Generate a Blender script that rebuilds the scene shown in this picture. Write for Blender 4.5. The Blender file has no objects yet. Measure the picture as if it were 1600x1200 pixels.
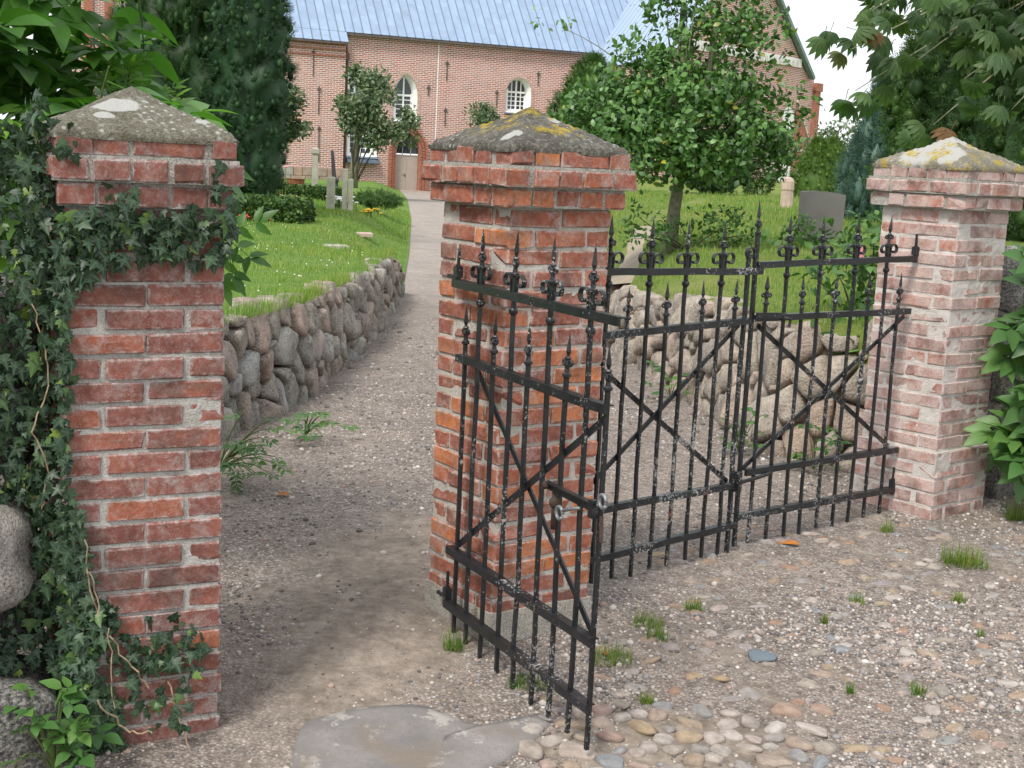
import bpy, bmesh, math
import numpy as np
from mathutils import Matrix, Vector
R = math.radians
scn = bpy.context.scene
# ------------------------------------------------------------------ camera, sky, sun, exposure
H = 1.8663
camd = bpy.data.cameras.new('camera'); camo = bpy.data.objects.new('camera', camd)
scn.collection.objects.link(camo)
camd.sensor_width = 36; camd.lens = 2106.9/1600*36; camd.clip_start = .05; camd.clip_end = 2000
camo.matrix_world = Matrix.Translation((0,0,H)) @ Matrix.Rotation(math.pi/2-0.16297,4,'X') @ Matrix.Rotation(0.04817,4,'Z')
scn.camera = camo
SUN_EL, SUN_AZ = R(52), R(-150)     # azimuth measured from +Y clockwise: light comes from behind the camera, left
world = bpy.data.worlds.new('World'); scn.world = world; world.use_nodes = True
wn = world.node_tree.nodes; wl = world.node_tree.links; wn.clear()
sky = wn.new('ShaderNodeTexSky'); sky.sky_type = 'NISHITA'; sky.sun_disc = False
sky.sun_elevation = SUN_EL; sky.sun_rotation = SUN_AZ; sky.air_density = 1; sky.dust_density = 4
wb = wn.new('ShaderNodeBackground'); wb.inputs[1].default_value = .088
tc = wn.new('ShaderNodeTexCoord'); cn = wn.new('ShaderNodeTexNoise'); cn.inputs['Scale'].default_value = 2.2; cn.inputs['Detail'].default_value = 5
wl.new(tc.outputs['Generated'], cn.inputs['Vector'])
cr_ = wn.new('ShaderNodeValToRGB'); cr_.color_ramp.elements[0].position = .3; cr_.color_ramp.elements[0].color = (8.2,8.6,9.2,1)
cr_.color_ramp.elements[1].position = .7; cr_.color_ramp.elements[1].color = (10.6,10.7,10.8,1)
wl.new(cn.outputs['Fac'], cr_.inputs['Fac'])
wm = wn.new('ShaderNodeMix'); wm.data_type = 'RGBA'; wm.inputs[0].default_value = .9       # a bright closed cloud layer over the sky
wl.new(sky.outputs[0], wm.inputs[6]); wl.new(cr_.outputs[0], wm.inputs[7])
wl.new(wm.outputs[2], wb.inputs[0])
wo = wn.new('ShaderNodeOutputWorld'); wl.new(wb.outputs[0], wo.inputs[0])
sund = bpy.data.lights.new('sun','SUN'); sund.energy = 2.1; sund.angle = R(15); sund.color = (1,.95,.87)
suno = bpy.data.objects.new('sun', sund); scn.collection.objects.link(suno)
sv = Vector((math.sin(SUN_AZ)*math.cos(SUN_EL), math.cos(SUN_AZ)*math.cos(SUN_EL), math.sin(SUN_EL)))
suno.rotation_euler = sv.to_track_quat('Z','Y').to_euler(); suno.location = sv*40
vs = scn.view_settings; vs.view_transform = 'Standard'; vs.look = 'None'; vs.gamma = 1; vs.exposure = .7; vs.use_curve_mapping = False
scn.render.resolution_x = 1024; scn.render.resolution_y = 768

# ------------------------------------------------------------------ helpers: objects
col = scn.collection
rng = np.random.default_rng(7)
def tag(o, label=None, cat=None, group=None, kind=None):
    if label: o['label'] = label
    if cat: o['category'] = cat
    if group: o['group'] = group
    if kind: o['kind'] = kind
    return o
def link(name, me, parent=None, mat=None):
    if mat is not None and not me.materials: me.materials.append(mat)
    o = bpy.data.objects.new(name, me); col.objects.link(o)
    if parent is not None: o.parent = parent
    return o
def empty(name, loc, rz=0):
    o = bpy.data.objects.new(name, None); col.objects.link(o); o.location = loc; o.rotation_euler = (0,0,rz); o.empty_display_size = .1
    return o
def mesh(name, v, f, smooth=False, mat=None):
    me = bpy.data.meshes.new(name)
    v = np.asarray(v, np.float32)
    if isinstance(f, np.ndarray):
        n, k = f.shape
        me.vertices.add(len(v)); me.vertices.foreach_set('co', v.ravel())
        me.loops.add(n*k); me.loops.foreach_set('vertex_index', f.astype(np.int32).ravel())
        me.polygons.add(n); me.polygons.foreach_set('loop_start', np.arange(0,n*k,k,dtype=np.int32))
        me.update(calc_edges=True)
    else:
        me.from_pydata([tuple(map(float,p)) for p in v], [], f); me.update()
    if smooth: me.polygons.foreach_set('use_smooth', np.ones(len(me.polygons),bool))
    if mat is not None: me.materials.append(mat)
    return me
def bm_mesh(name, bm, smooth=False, mat=None):
    me = bpy.data.meshes.new(name); bm.to_mesh(me); bm.free()
    if smooth: me.polygons.foreach_set('use_smooth', np.ones(len(me.polygons),bool))
    if mat is not None: me.materials.append(mat)
    return me
class MB:
    """collects pieces of one part"""
    def __init__(s): s.v=[]; s.f=[]
    def add(s, v, f):
        o=len(s.v); s.v += [tuple(map(float,p)) for p in v]; s.f += [tuple(int(i)+o for i in q) for q in f]; return s
    def box(s, x0,x1,y0,y1,z0,z1):
        v=[(x0,y0,z0),(x1,y0,z0),(x1,y1,z0),(x0,y1,z0),(x0,y0,z1),(x1,y0,z1),(x1,y1,z1),(x0,y1,z1)]
        return s.add(v,[(0,3,2,1),(4,5,6,7),(0,1,5,4),(1,2,6,5),(2,3,7,6),(3,0,4,7)])
    def tube(s, pts, rad, n=6, cap=True):
        v,f=tube(pts,rad,n,cap); return s.add(v,f)
    def bar(s, a, b, w, t):      # flat bar from a to b in the xz plane, w high, t thick (along y)
        a=np.array(a,float); b=np.array(b,float); d=(b-a)/np.linalg.norm(b-a); n=np.cross(d,[0,1,0])*w/2; y=np.array([0,t/2,0])
        v=[a-n-y,a+n-y,a+n+y,a-n+y,b-n-y,b+n-y,b+n+y,b-n+y]
        return s.add(v,[(0,1,2,3),(7,6,5,4),(0,4,5,1),(1,5,6,2),(2,6,7,3),(3,7,4,0)])
    def mesh(s, name, smooth=False, mat=None): return mesh(name, s.v, s.f, smooth, mat)
    def build(s, name, mat, parent=None, smooth=False): return link(name, s.mesh(name,smooth,mat), parent)
def tube(pts, rad, n=6, cap=True):
    P=np.array(pts,float); k=len(P); rad=np.broadcast_to(np.array(rad,float),(k,))
    T=np.gradient(P,axis=0); T/= np.linalg.norm(T,axis=1)[:,None]+1e-9
    up=np.array([0,0,1.]) if abs(T[0][2])<.9 else np.array([1.,0,0])
    v=[];
    a=np.cross(up,T[0]); a/=np.linalg.norm(a)
    for i in range(k):
        a=a-T[i]*(a@T[i]); a/=np.linalg.norm(a)+1e-9; b=np.cross(T[i],a)
        for j in range(n):
            t=2*math.pi*j/n; v.append(P[i]+rad[i]*(a*math.cos(t)+b*math.sin(t)))
    f=[(i*n+j,i*n+(j+1)%n,(i+1)*n+(j+1)%n,(i+1)*n+j) for i in range(k-1) for j in range(n)]
    if cap: f+= [tuple(range(n-1,-1,-1)), tuple(range((k-1)*n,k*n))]
    return v,f
def lathe(prof, n=8, rot=0):
    v=[];f=[]
    for r,z in prof:
        for j in range(n):
            t=2*math.pi*j/n+rot; v.append((r*math.cos(t),r*math.sin(t),z))
    k=len(prof)
    f=[(i*n+j,i*n+(j+1)%n,(i+1)*n+(j+1)%n,(i+1)*n+j) for i in range(k-1) for j in range(n)]
    f+=[tuple(range(n-1,-1,-1)),tuple(range((k-1)*n,k*n))]
    return v,f
def tri(f):      # fan-triangulate a face list
    out=[]
    for q in f:
        for i in range(1,len(q)-1): out.append((q[0],q[i],q[i+1]))
    return np.array(out,np.int32)
# value noise
_H = np.random.default_rng(99).random(4096).astype(np.float32)
def vnoise(P, s=1.0, seed=0):
    P=np.asarray(P,np.float64)*s; I=np.floor(P).astype(np.int64); F=P-I; F=F*F*(3-2*F)
    def h(dx,dy,dz): return _H[((I[...,0]+dx)*73856093 ^ (I[...,1]+dy)*19349663 ^ (I[...,2]+dz)*83492791 ^ seed*2654435) & 4095]
    def l(a,b,t): return a+(b-a)*t
    x=F[...,0];y=F[...,1];z=F[...,2]
    return l(l(l(h(0,0,0),h(1,0,0),x),l(h(0,1,0),h(1,1,0),x),y), l(l(h(0,0,1),h(1,0,1),x),l(h(0,1,1),h(1,1,1),x),y), z)*2-1
def fbm(P,s=1,seed=0,oct=3):
    r=0;a=1
    for k in range(oct): r=r+a*vnoise(P,s,seed+k); a*=.5; s*=2.03
    return r
def unit(a): return a/(np.linalg.norm(a,axis=-1,keepdims=True)+1e-9)
def frames(d, n):    # columns: side, along d, normal
    d=unit(d); s=unit(np.cross(d,n)); n2=np.cross(s,d)
    return np.stack([s,d,n2],-1)
def inst(tv, tf, M, T):     # many copies of a template as one vertex/face array
    tv=np.asarray(tv,float); n=len(T)
    V=np.einsum('nij,kj->nki',M,tv)+T[:,None,:]
    F=tf[None]+(np.arange(n)*len(tv))[:,None,None]
    return V.reshape(-1,3), F.reshape(-1,tf.shape[1])
def cat(*parts):     # several (v,f) with equal face size
    V=[];F=[];o=0
    for v,f in parts:
        V.append(np.asarray(v,float)); F.append(np.asarray(f)+o); o+=len(v)
    return np.concatenate(V), np.concatenate(F)
def rdirs(n, r=rng): return unit(r.normal(size=(n,3)))

# ------------------------------------------------------------------ helpers: materials
class W:
    def __init__(s, name):
        s.m=bpy.data.materials.new(name); s.m.use_nodes=True; s.nt=s.m.node_tree; s.nt.nodes.clear()
        s.o=s.nt.nodes.new('ShaderNodeOutputMaterial')
    def n(s,t,**p):
        nd=s.nt.nodes.new(t)
        for k,v in p.items(): setattr(nd,k,v)
        return nd
    def put(s, sock, v):
        if v is None: return
        if hasattr(v,'is_output'): s.nt.links.new(v,sock)
        else:
            if isinstance(v,(tuple,list)) and len(v)==3 and sock.type=='RGBA': v=(*v,1)
            sock.default_value=v
    def coord(s, w='Object'): return s.n('ShaderNodeTexCoord').outputs[w]
    def pos(s): return s.n('ShaderNodeNewGeometry').outputs['Position']
    def island(s): return s.n('ShaderNodeNewGeometry').outputs['Random Per Island']
    def rand(s): return s.n('ShaderNodeObjectInfo').outputs['Random']
    def math(s,op,a,b=0.0,clamp=False):
        nd=s.n('ShaderNodeMath',operation=op,use_clamp=clamp); s.put(nd.inputs[0],a); s.put(nd.inputs[1],b); return nd.outputs[0]
    def vmath(s,op,a,b):
        nd=s.n('ShaderNodeVectorMath',operation=op); s.put(nd.inputs[0],a)
        if op=='SCALE': s.put(nd.inputs['Scale'],b)
        else: s.put(nd.inputs[1],b)
        return nd.outputs[0]
    def noise(s,sc,det=3,rough=.55,co=None,dist=0):
        nd=s.n('ShaderNodeTexNoise'); s.put(nd.inputs['Vector'],co); nd.inputs['Scale'].default_value=sc; nd.inputs['Detail'].default_value=det
        nd.inputs['Roughness'].default_value=rough; nd.inputs['Distortion'].default_value=dist; return nd.outputs['Fac']
    def vor(s,sc,co=None,feat='F1',out='Distance'):
        nd=s.n('ShaderNodeTexVoronoi',feature=feat); s.put(nd.inputs['Vector'],co); nd.inputs['Scale'].default_value=sc; return nd.outputs[out]
    def ramp(s,fac,stops,interp='LINEAR'):
        nd=s.n('ShaderNodeValToRGB'); r=nd.color_ramp; r.interpolation=interp
        while len(r.elements)<len(stops): r.elements.new(.5)
        for e,(p,c) in zip(r.elements,stops):
            e.position=p; e.color=(c,c,c,1) if isinstance(c,(int,float)) else (*c,1)
        s.put(nd.inputs[0],fac); return nd.outputs[0]
    def mix(s,fac,a,b,bl='MIX'):
        nd=s.n('ShaderNodeMix',data_type='RGBA',blend_type=bl); s.put(nd.inputs[0],fac); s.put(nd.inputs[6],a); s.put(nd.inputs[7],b); return nd.outputs[2]
    def sep(s,v):
        nd=s.n('ShaderNodeSeparateXYZ'); s.put(nd.inputs[0],v); return nd.outputs
    def comb(s,x,y,z=0.0):
        nd=s.n('ShaderNodeCombineXYZ'); s.put(nd.inputs[0],x); s.put(nd.inputs[1],y); s.put(nd.inputs[2],z); return nd.outputs[0]
    def bump(s,h,st=.5,d=.01,nrm=None):
        nd=s.n('ShaderNodeBump'); s.put(nd.inputs['Height'],h); nd.inputs['Strength'].default_value=st; nd.inputs['Distance'].default_value=d
        if nrm is not None: s.put(nd.inputs['Normal'],nrm)
        return nd.outputs[0]
    def done(s,c,rough=.85,nrm=None,spec=.3,trans=0,metal=0,tcol=None):
        b=s.n('ShaderNodeBsdfPrincipled'); s.put(b.inputs['Base Color'],c); s.put(b.inputs['Roughness'],rough); s.put(b.inputs['Specular IOR Level'],spec); s.put(b.inputs['Metallic'],metal)
        if nrm is not None: s.put(b.inputs['Normal'],nrm)
        out=b.outputs[0]
        if trans:
            t=s.n('ShaderNodeBsdfTranslucent'); s.put(t.inputs[0], tcol if tcol is not None else c)
            if nrm is not None: s.put(t.inputs['Normal'],nrm)
            mx=s.n('ShaderNodeMixShader'); mx.inputs[0].default_value=trans
            s.nt.links.new(out,mx.inputs[1]); s.nt.links.new(t.outputs[0],mx.inputs[2]); out=mx.outputs[0]
        s.nt.links.new(out,s.o.inputs[0]); return s.m
def plain(name,c,rough=.8,spec=.3,var=.25,sc=6,metal=0):
    w=W(name); co=w.coord(); n=w.noise(sc,5,.6,co)
    c2=tuple(min(1,x*(1+var)) for x in c); c1=tuple(x*(1-var) for x in c)
    return w.done(w.ramp(n,[(.3,c1),(.7,c2)]),rough,w.bump(n,.3,.01),spec,metal=metal)
def brick_mat(name, cols, smear, smearcol, sc=9, yellow=0, ss=.25, edge=3.0):
    w=W(name); r=w.rand(); co=w.vmath('ADD',w.coord(),w.comb(w.math('MULTIPLY',r,37.),w.math('MULTIPLY',r,91.),w.math('MULTIPLY',r,53.)))
    base=w.ramp(r,cols)
    n1=w.noise(14,5,.65,co); base=w.mix(w.ramp(n1,[(.35,0.),(.75,.75)]),base,(.10,.035,.028))
    n5=w.noise(6,3,.6,co); base=w.mix(w.ramp(n5,[(.5,0.),(.7,.45)]),base,(.36,.12,.06))
    p=w.pos(); n2=w.noise(sc,6,.7,p,.4); n3=w.noise(120,2,.6,co)
    sm=w.math('MULTIPLY',w.ramp(n2,[(smear,0.),(smear+.2,1.)]),w.ramp(n3,[(.4,ss),(.6,1.)]))
    c=w.mix(w.math('MULTIPLY',sm,.85),base,smearcol)
    n4=w.vor(170,co); spk=w.ramp(n4,[(.13,1.),(.22,0.)]); nn=w.noise(18,2,.5,p)
    c=w.mix(w.math('MULTIPLY',spk,w.ramp(nn,[(.45,0.),(.6,.7)])),c,(.55,.53,.5))
    if yellow:
        ny=w.noise(7,5,.7,w.vmath('ADD',p,(3.,1.,7.))); c=w.mix(w.ramp(ny,[(1-yellow,0.),(1-yellow+.06,.8)]),c,(.42,.27,.03))
    ox,oy,oz=w.sep(w.coord()); fa=w.math('SUBTRACT',.12,w.math('ABSOLUTE',ox)); fb=w.math('SUBTRACT',.056,w.math('ABSOLUTE',oy)); fc=w.math('SUBTRACT',.033,w.math('ABSOLUTE',oz))
    med=w.math('MAXIMUM',w.math('MINIMUM',fa,fb),w.math('MINIMUM',w.math('MAXIMUM',fa,fb),fc))      # distance to the nearest arris, where the pointing was smeared over
    ed=w.math('ADD',w.math('SUBTRACT',1.,w.math('DIVIDE',med,.017)),w.math('MULTIPLY',w.math('SUBTRACT',w.noise(32,5,.75,p),.5),edge)); c=w.mix(w.ramp(ed,[(.55,0.),(1.1,.78)]),c,smearcol)
    hz=w.noise(45,5,.75,p); c=w.mix(w.ramp(hz,[(.46,0.),(.74,.42)]),c,(.42,.36,.34)); gr=w.noise(4.5,5,.7,w.vmath('ADD',p,(7.,3.,5.))); c=w.mix(w.ramp(gr,[(.50,0.),(.70,.7)]),c,(.085,.05,.042))
    h=w.math('ADD',w.noise(60,4,.7,co),w.math('MULTIPLY',n1,1.5))
    return w.done(c,.92,w.bump(h,.55,.006),.2)
def leaf_mat(name, stops, rough=.5, spec=.4, trans=.25, rnd='island', vein=False):
    w=W(name); r=w.island() if rnd=='island' else w.rand()
    c=w.ramp(r,stops); co=w.pos(); n=w.noise(3,3,.6,co)
    c=w.mix(.5,c,w.mix(1.,c,w.ramp(n,[(.3,.55),(.7,1.35)]),'MULTIPLY'))
    if vein: at=w.n('ShaderNodeAttribute',attribute_name='vein'); c=w.mix(w.math('MULTIPLY',w.ramp(at.outputs['Fac'],[(.62,0.),(.98,1.)]),.34),c,(.16,.22,.14))
    bu=w.bump(w.noise(90,2,.5,co),.15,.004)
    t=w.mix(1.,c,(1.25,1.5,.6),'MULTIPLY')
    return w.done(c,rough,bu,spec,trans,tcol=t)
# ------------------------------------------------------------------ materials
BR_L=brick_mat('brick_dark_red',[(0,(.21,.085,.07)),(.45,(.25,.098,.078)),(.90,(.28,.105,.08)),(.955,(.32,.105,.065)),(1,(.52,.17,.05))],.52,(.38,.35,.34),11,0,.4)
BR_C=brick_mat('brick_orange_red',[(0,(.25,.085,.06)),(.4,(.34,.11,.068)),(.75,(.43,.14,.07)),(1,(.56,.19,.06))],.50,(.42,.37,.34),9,.30)
BR_R=brick_mat('brick_pale_red',[(0,(.29,.11,.09)),(.5,(.35,.13,.10)),(1,(.44,.15,.09))],.33,(.54,.46,.43),7,.33,.62)
def mortar_mat(name,c1,c2):
    w=W(name); p=w.pos(); n=w.noise(16,6,.75,p); n2=w.noise(150,3,.7,p)
    c=w.mix(w.ramp(n2,[(.35,0.),(.65,.6)]),w.ramp(n,[(.32,c1),(.68,c2)]),(.62,.60,.57))
    g=w.noise(5,4,.6,w.vmath('ADD',p,(5.,2.,1.))); c=w.mix(w.ramp(g,[(.6,0.),(.75,.5)]),c,(.20,.19,.12))
    return w.done(c,.95,w.bump(w.math('ADD',n2,n),.7,.008),.15)
MO_L=mortar_mat('mortar_grey',(.22,.21,.19),(.41,.395,.375)); MO_C=mortar_mat('mortar_warm',(.30,.26,.21),(.50,.47,.43)); MO_R=mortar_mat('mortar_white',(.42,.37,.34),(.62,.58,.55))
def cap_mat(name, base1, base2, white, yellow, spots):
    w=W(name); co=w.coord(); n=w.noise(9,6,.7,co); c=w.ramp(n,[(.3,base1),(.7,base2)])
    fs=w.noise(140,3,.7,co); c=w.mix(w.ramp(fs,[(.40,.0),(.65,.7)]),c,(.05,.05,.04)); f2=w.noise(45,4,.7,w.vmath('ADD',co,(2.,2.,2.))); c=w.mix(w.ramp(f2,[(.5,0.),(.68,.6)]),c,(.36,.36,.31))
    v=w.vor(38,w.vmath('ADD',co,w.vmath('SCALE',w.n('ShaderNodeTexNoise').outputs['Color'],.0)),out='Distance'); nn=w.noise(5,2,.5,co)
    c=w.mix(w.math('MULTIPLY',w.ramp(v,[(.16,1.),(.34,0.)]),w.ramp(nn,[(spots,0.),(spots+.1,.85)])),c,(.44,.45,.42))
    x,y,z=w.sep(co)
    for kind,(cx,cy,rx,ry) in white:
        d=w.math('SQRT',w.math('ADD',w.math('POWER',w.math('DIVIDE',w.math('SUBTRACT',x,cx),rx),2.),w.math('POWER',w.math('DIVIDE',w.math('SUBTRACT',y,cy),ry),2.)))
        d=w.math('ADD',d,w.math('MULTIPLY',w.math('SUBTRACT',w.noise(26,4,.6,co),.5),kind))
        c=w.mix(w.ramp(d,[(.86,.92),(1.0,0.)]),c,(.46,.46,.44))
    if yellow:
        ny=w.noise(yellow[0],6,.72,w.vmath('ADD',co,yellow[1])); 
        m=w.ramp(ny,[(yellow[2]-.02,0.),(yellow[2]+.07,.9)])
        if len(yellow)>3:
            cx,cy,rr=yellow[3]; d=w.math('SQRT',w.math('ADD',w.math('POWER',w.math('SUBTRACT',x,cx),2.),w.math('POWER',w.math('SUBTRACT',y,cy),2.)))
            m=w.math('MULTIPLY',m,w.ramp(d,[(rr*.75,1.),(rr,0.)]))
        yc=w.ramp(w.noise(60,3,.6,co),[(.35,(.26,.18,.02)),(.65,(.52,.40,.05))])
        c=w.mix(m,c,yc)
    return w.done(c,.95,w.bump(w.math('ADD',fs,n),1.,.012),.15)
def iron_mat():
    w=W('flaking_black_iron'); p=w.pos(); co=w.coord()
    n=w.noise(80,5,.75,p); n2=w.noise(4.5,3,.6,p)
    n7=w.noise(1.7,3,.6,p); chip=w.math('ADD',w.math('ADD',w.math('MULTIPLY',n,.5),w.math('MULTIPLY',n2,.25)),w.math('MULTIPLY',n7,.25)); m=w.ramp(chip,[(.557,0.),(.572,1.)])
    r=w.rand(); m=w.math('MULTIPLY',m,w.ramp(r,[(0,.75),(1,1.)]))
    base=w.ramp(w.noise(12,4,.6,p),[(.3,(.006,.007,.0085)),(.75,(.02,.022,.026))])
    chipc=w.ramp(w.noise(9,2,.5,p),[(.35,(.20,.21,.22)),(.6,(.40,.41,.41)),(.72,(.22,.13,.10))])
    c=w.mix(m,base,chipc)
    ru=w.noise(7,5,.7,w.vmath('ADD',p,(9.,4.,2.))); c=w.mix(w.ramp(ru,[(.70,0.),(.78,.5)]),c,(.06,.033,.02))
    return w.done(c,w.mix(m,(.38,.38,.38),(.8,.8,.8)),w.bump(w.math('SUBTRACT',w.noise(70,4,.6,p),w.math('MULTIPLY',m,.8)),.45,.003),.5)
IRON=iron_mat()
STEEL=plain('galvanised_grey',(.22,.23,.24),.5,.5,.3,30,.6)
RUST=plain('rusty_iron',(.06,.042,.034),.85,.2,.4,25)
def granite(name, cols, lich=.58, pscale=1., dk=.8):
    w=W(name); r=w.rand(); co=w.vmath('ADD',w.coord(),w.comb(w.math('MULTIPLY',r,37.),w.math('MULTIPLY',r,91.),w.math('MULTIPLY',r,53.)))
    base=w.ramp(r,cols); n=w.noise(7*pscale,5,.65,co); base=w.mix(1.,base,w.ramp(n,[(.28,.42),(.72,1.6)]),'MULTIPLY')
    g=w.noise(70*pscale,3,.7,co); base=w.mix(w.ramp(g,[(.45,0.),(.65,.65)]),base,(.44,.41,.38)); base=w.mix(w.ramp(g,[(.32,dk),(.44,0.)]),base,(.05,.045,.045))
    l=w.noise(9*pscale,5,.7,w.vmath('ADD',co,(5.,5.,5.))); base=w.mix(w.ramp(l,[(lich,0.),(lich+.06,.7)]),base,(.44,.45,.42))
    mo=w.noise(4*pscale,4,.7,w.vmath('ADD',co,(1.,8.,3.))); base=w.mix(w.ramp(mo,[(.56,0.),(.7,.5)]),base,(.13,.13,.06))
    return w.done(base,.9,w.bump(w.math('ADD',g,w.math('MULTIPLY',n,2.)),.9,.02),.2)
ST_L=granite('fieldstone_grey',[(0,(.22,.21,.185)),(.25,(.31,.295,.26)),(.45,(.33,.24,.20)),(.6,(.27,.255,.215)),(.78,(.37,.28,.235)),(.9,(.36,.345,.31)),(1,(.23,.24,.25))],.58,1.,.55)
ST_R=granite('fieldstone_warm',[(0,(.20,.17,.14)),(.2,(.30,.25,.20)),(.4,(.36,.31,.25)),(.55,(.37,.275,.215)),(.7,(.27,.24,.205)),(.85,(.35,.30,.245)),(1,(.40,.28,.21))],.60,1.,.5)
ST_D=granite('slab_dark_granite',[(0,(.12,.12,.115)),(1,(.16,.155,.15))],.66)
ST_B=granite('boulder_grey_brown',[(0,(.30,.26,.22)),(.5,(.24,.22,.20)),(1,(.22,.22,.22))],.68,1.4)
def cobble_mat():
    w=W('cobble_mixed'); r=w.rand(); co=w.vmath('ADD',w.coord(),w.comb(w.math('MULTIPLY',r,37.),w.math('MULTIPLY',r,91.),w.math('MULTIPLY',r,53.)))
    c=w.ramp(r,[(0,(.33,.265,.20)),(.14,(.32,.205,.15)),(.28,(.36,.32,.28)),(.42,(.29,.26,.26)),(.55,(.38,.285,.185)),(.66,(.24,.255,.27)),(.76,(.37,.305,.265)),(.88,(.43,.39,.36)),(1,(.34,.24,.2))])
    n=w.noise(2.2,5,.65,co); c=w.mix(1.,c,w.ramp(n,[(.3,.55),(.7,1.05)]),'MULTIPLY'); g=w.noise(18,4,.75,co); c=w.mix(w.ramp(g,[(.6,0.),(.7,.5)]),c,(.12,.10,.09)); c=w.mix(w.ramp(g,[(.3,.45),(.42,0.)]),c,(.6,.57,.53))
    return w.done(c,.85,w.bump(w.math('ADD',g,n),.5,.004),.25)
COB=cobble_mat()
def pebble_mat():
    w=W('pebbles_mixed'); r=w.island()
    c=w.ramp(r,[(0,(.12,.11,.105)),(.18,(.20,.18,.17)),(.32,(.29,.26,.235)),(.45,(.37,.325,.295)),(.56,(.25,.24,.25)),(.68,(.45,.40,.365)),(.78,(.35,.26,.215)),(.85,(.42,.39,.36)),(.975,(.56,.54,.51))],'CONSTANT')
    return w.done(c,.85,w.bump(w.noise(200,3,.6,w.pos()),.3,.003),.25)
PEB=pebble_mat()
def gravel_mat():
    w=W('gravel_and_soil'); p=w.pos()
    d=w.noise(1.1,5,.65,p,.6); x,y,z=w.sep(p)
    soil=w.ramp(w.noise(7,6,.7,p),[(.3,(.175,.145,.12)),(.7,(.28,.235,.195))])
    vc=w.n('ShaderNodeTexVoronoi'); w.put(vc.inputs['Vector'],p); vc.inputs['Scale'].default_value=85
    sp=w.sep(vc.outputs['Color'])
    st=w.ramp(sp[0],[(0,(.14,.125,.115)),(.3,(.23,.205,.185)),(.5,(.33,.285,.26)),(.68,(.24,.225,.225)),(.8,(.40,.355,.32)),(.95,(.48,.45,.42))],'CONSTANT')
    v2=w.n('ShaderNodeTexVoronoi'); w.put(v2.inputs['Vector'],p); v2.inputs['Scale'].default_value=38
    st2=w.ramp(w.sep(v2.outputs['Color'])[1],[(0,(.2,.16,.14)),(.4,(.32,.27,.235)),(.8,(.42,.36,.31)),(1,(.5,.46,.42))],'CONSTANT')
    st=w.mix(.35,st,st2)
    edge=w.ramp(vc.outputs['Distance'],[(.3,0.),(.75,.75)]); st=w.mix(edge,st,(.14,.11,.09))
    # worn walking line of packed soil just inside the small gate
    dx=w.math('DIVIDE',w.math('SUBTRACT',x,-.52),.52); dy=w.math('DIVIDE',w.math('SUBTRACT',y,5.5),1.8)
    e=w.math('ADD',w.math('SQRT',w.math('ADD',w.math('POWER',dx,2.),w.math('POWER',dy,2.))),w.math('MULTIPLY',w.math('SUBTRACT',w.noise(3.5,5,.65,p),.5),1.6))
    worn=w.ramp(e,[(.55,.9),(1.25,.0)])
    gx_=w.math('DIVIDE',w.math('SUBTRACT',x,.62),.55); gy_=w.math('DIVIDE',w.math('SUBTRACT',y,4.42),.27); ge=w.math('ADD',w.math('SQRT',w.math('ADD',w.math('POWER',gx_,2.),w.math('POWER',gy_,2.))),w.math('MULTIPLY',w.math('SUBTRACT',w.noise(6,4,.6,p),.5),.8)); worn=w.math('MAXIMUM',worn,w.ramp(ge,[(.75,1.),(1.15,0.)]))
    pm=w.math('MAXIMUM',worn,w.ramp(d,[(.47,0.),(.66,.8)]))
    # beyond the gate the loose grit lies everywhere
    far=w.ramp(w.math('DIVIDE',y,40.),[(.17,1.),(.24,.25)])
    pm=w.math('MULTIPLY',pm,far)
    c=w.mix(pm,st,soil); c=w.mix(w.ramp(w.math('DIVIDE',y,60.),[(.16,0.),(.42,.5)]),c,(.44,.395,.36)); c=w.mix(1.,c,w.ramp(w.noise(14,6,.8,p),[(.3,.66),(.7,1.28)]),'MULTIPLY'); c=w.mix(1.,c,w.ramp(w.noise(1.4,4,.7,p),[(.3,.84),(.7,1.12)]),'MULTIPLY')
    h=w.math('ADD',w.math('MULTIPLY',w.math('SUBTRACT',1.,vc.outputs['Distance']),w.math('SUBTRACT',1.2,pm)),w.math('MULTIPLY',w.noise(40,4,.7,p),.6))
    return w.done(c,.93,w.bump(h,.8,.008),.2)
GRAVEL=gravel_mat()
def lawn_mat(name,c1,c2,dry):
    w=W(name); p=w.pos(); n=w.noise(.45,5,.7,p); n2=w.noise(9,5,.75,p)
    c=w.ramp(n2,[(.3,c1),(.7,c2)]); c=w.mix(w.ramp(n,[(.48,0.),(.72,.75)]),c,dry)
    return w.done(c,.95,w.bump(w.noise(30,4,.8,p),.8,.05),.1)
LAWN_L=lawn_mat('lawn_turf',(.09,.17,.035),(.16,.27,.06),(.22,.27,.09))
LAWN_R=lawn_mat('meadow_turf',(.10,.16,.03),(.19,.25,.055),(.30,.28,.12))
def grass_mat(name,stops):
    w=W(name); r=w.island(); n=w.noise(.6,4,.65,w.pos())
    c=w.ramp(r,stops); c=w.mix(w.ramp(n,[(.40,0.),(.62,.9)]),c,w.mix(1.,c,(1.4,1.1,1.0),'MULTIPLY'))
    return w.done(c,.6,None,.25,.3,tcol=w.mix(1.,c,(1.2,1.3,.6),'MULTIPLY'))
GRASS_L=grass_mat('grass_blades',[(0,(.08,.18,.028)),(.4,(.135,.275,.05)),(.75,(.20,.34,.08)),(.93,(.29,.35,.13)),(1,(.40,.39,.22))])
GRASS_R=grass_mat('meadow_blades',[(0,(.08,.18,.03)),(.4,(.135,.265,.055)),(.75,(.19,.31,.08)),(.94,(.29,.32,.13)),(1,(.40,.37,.2))])
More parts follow.
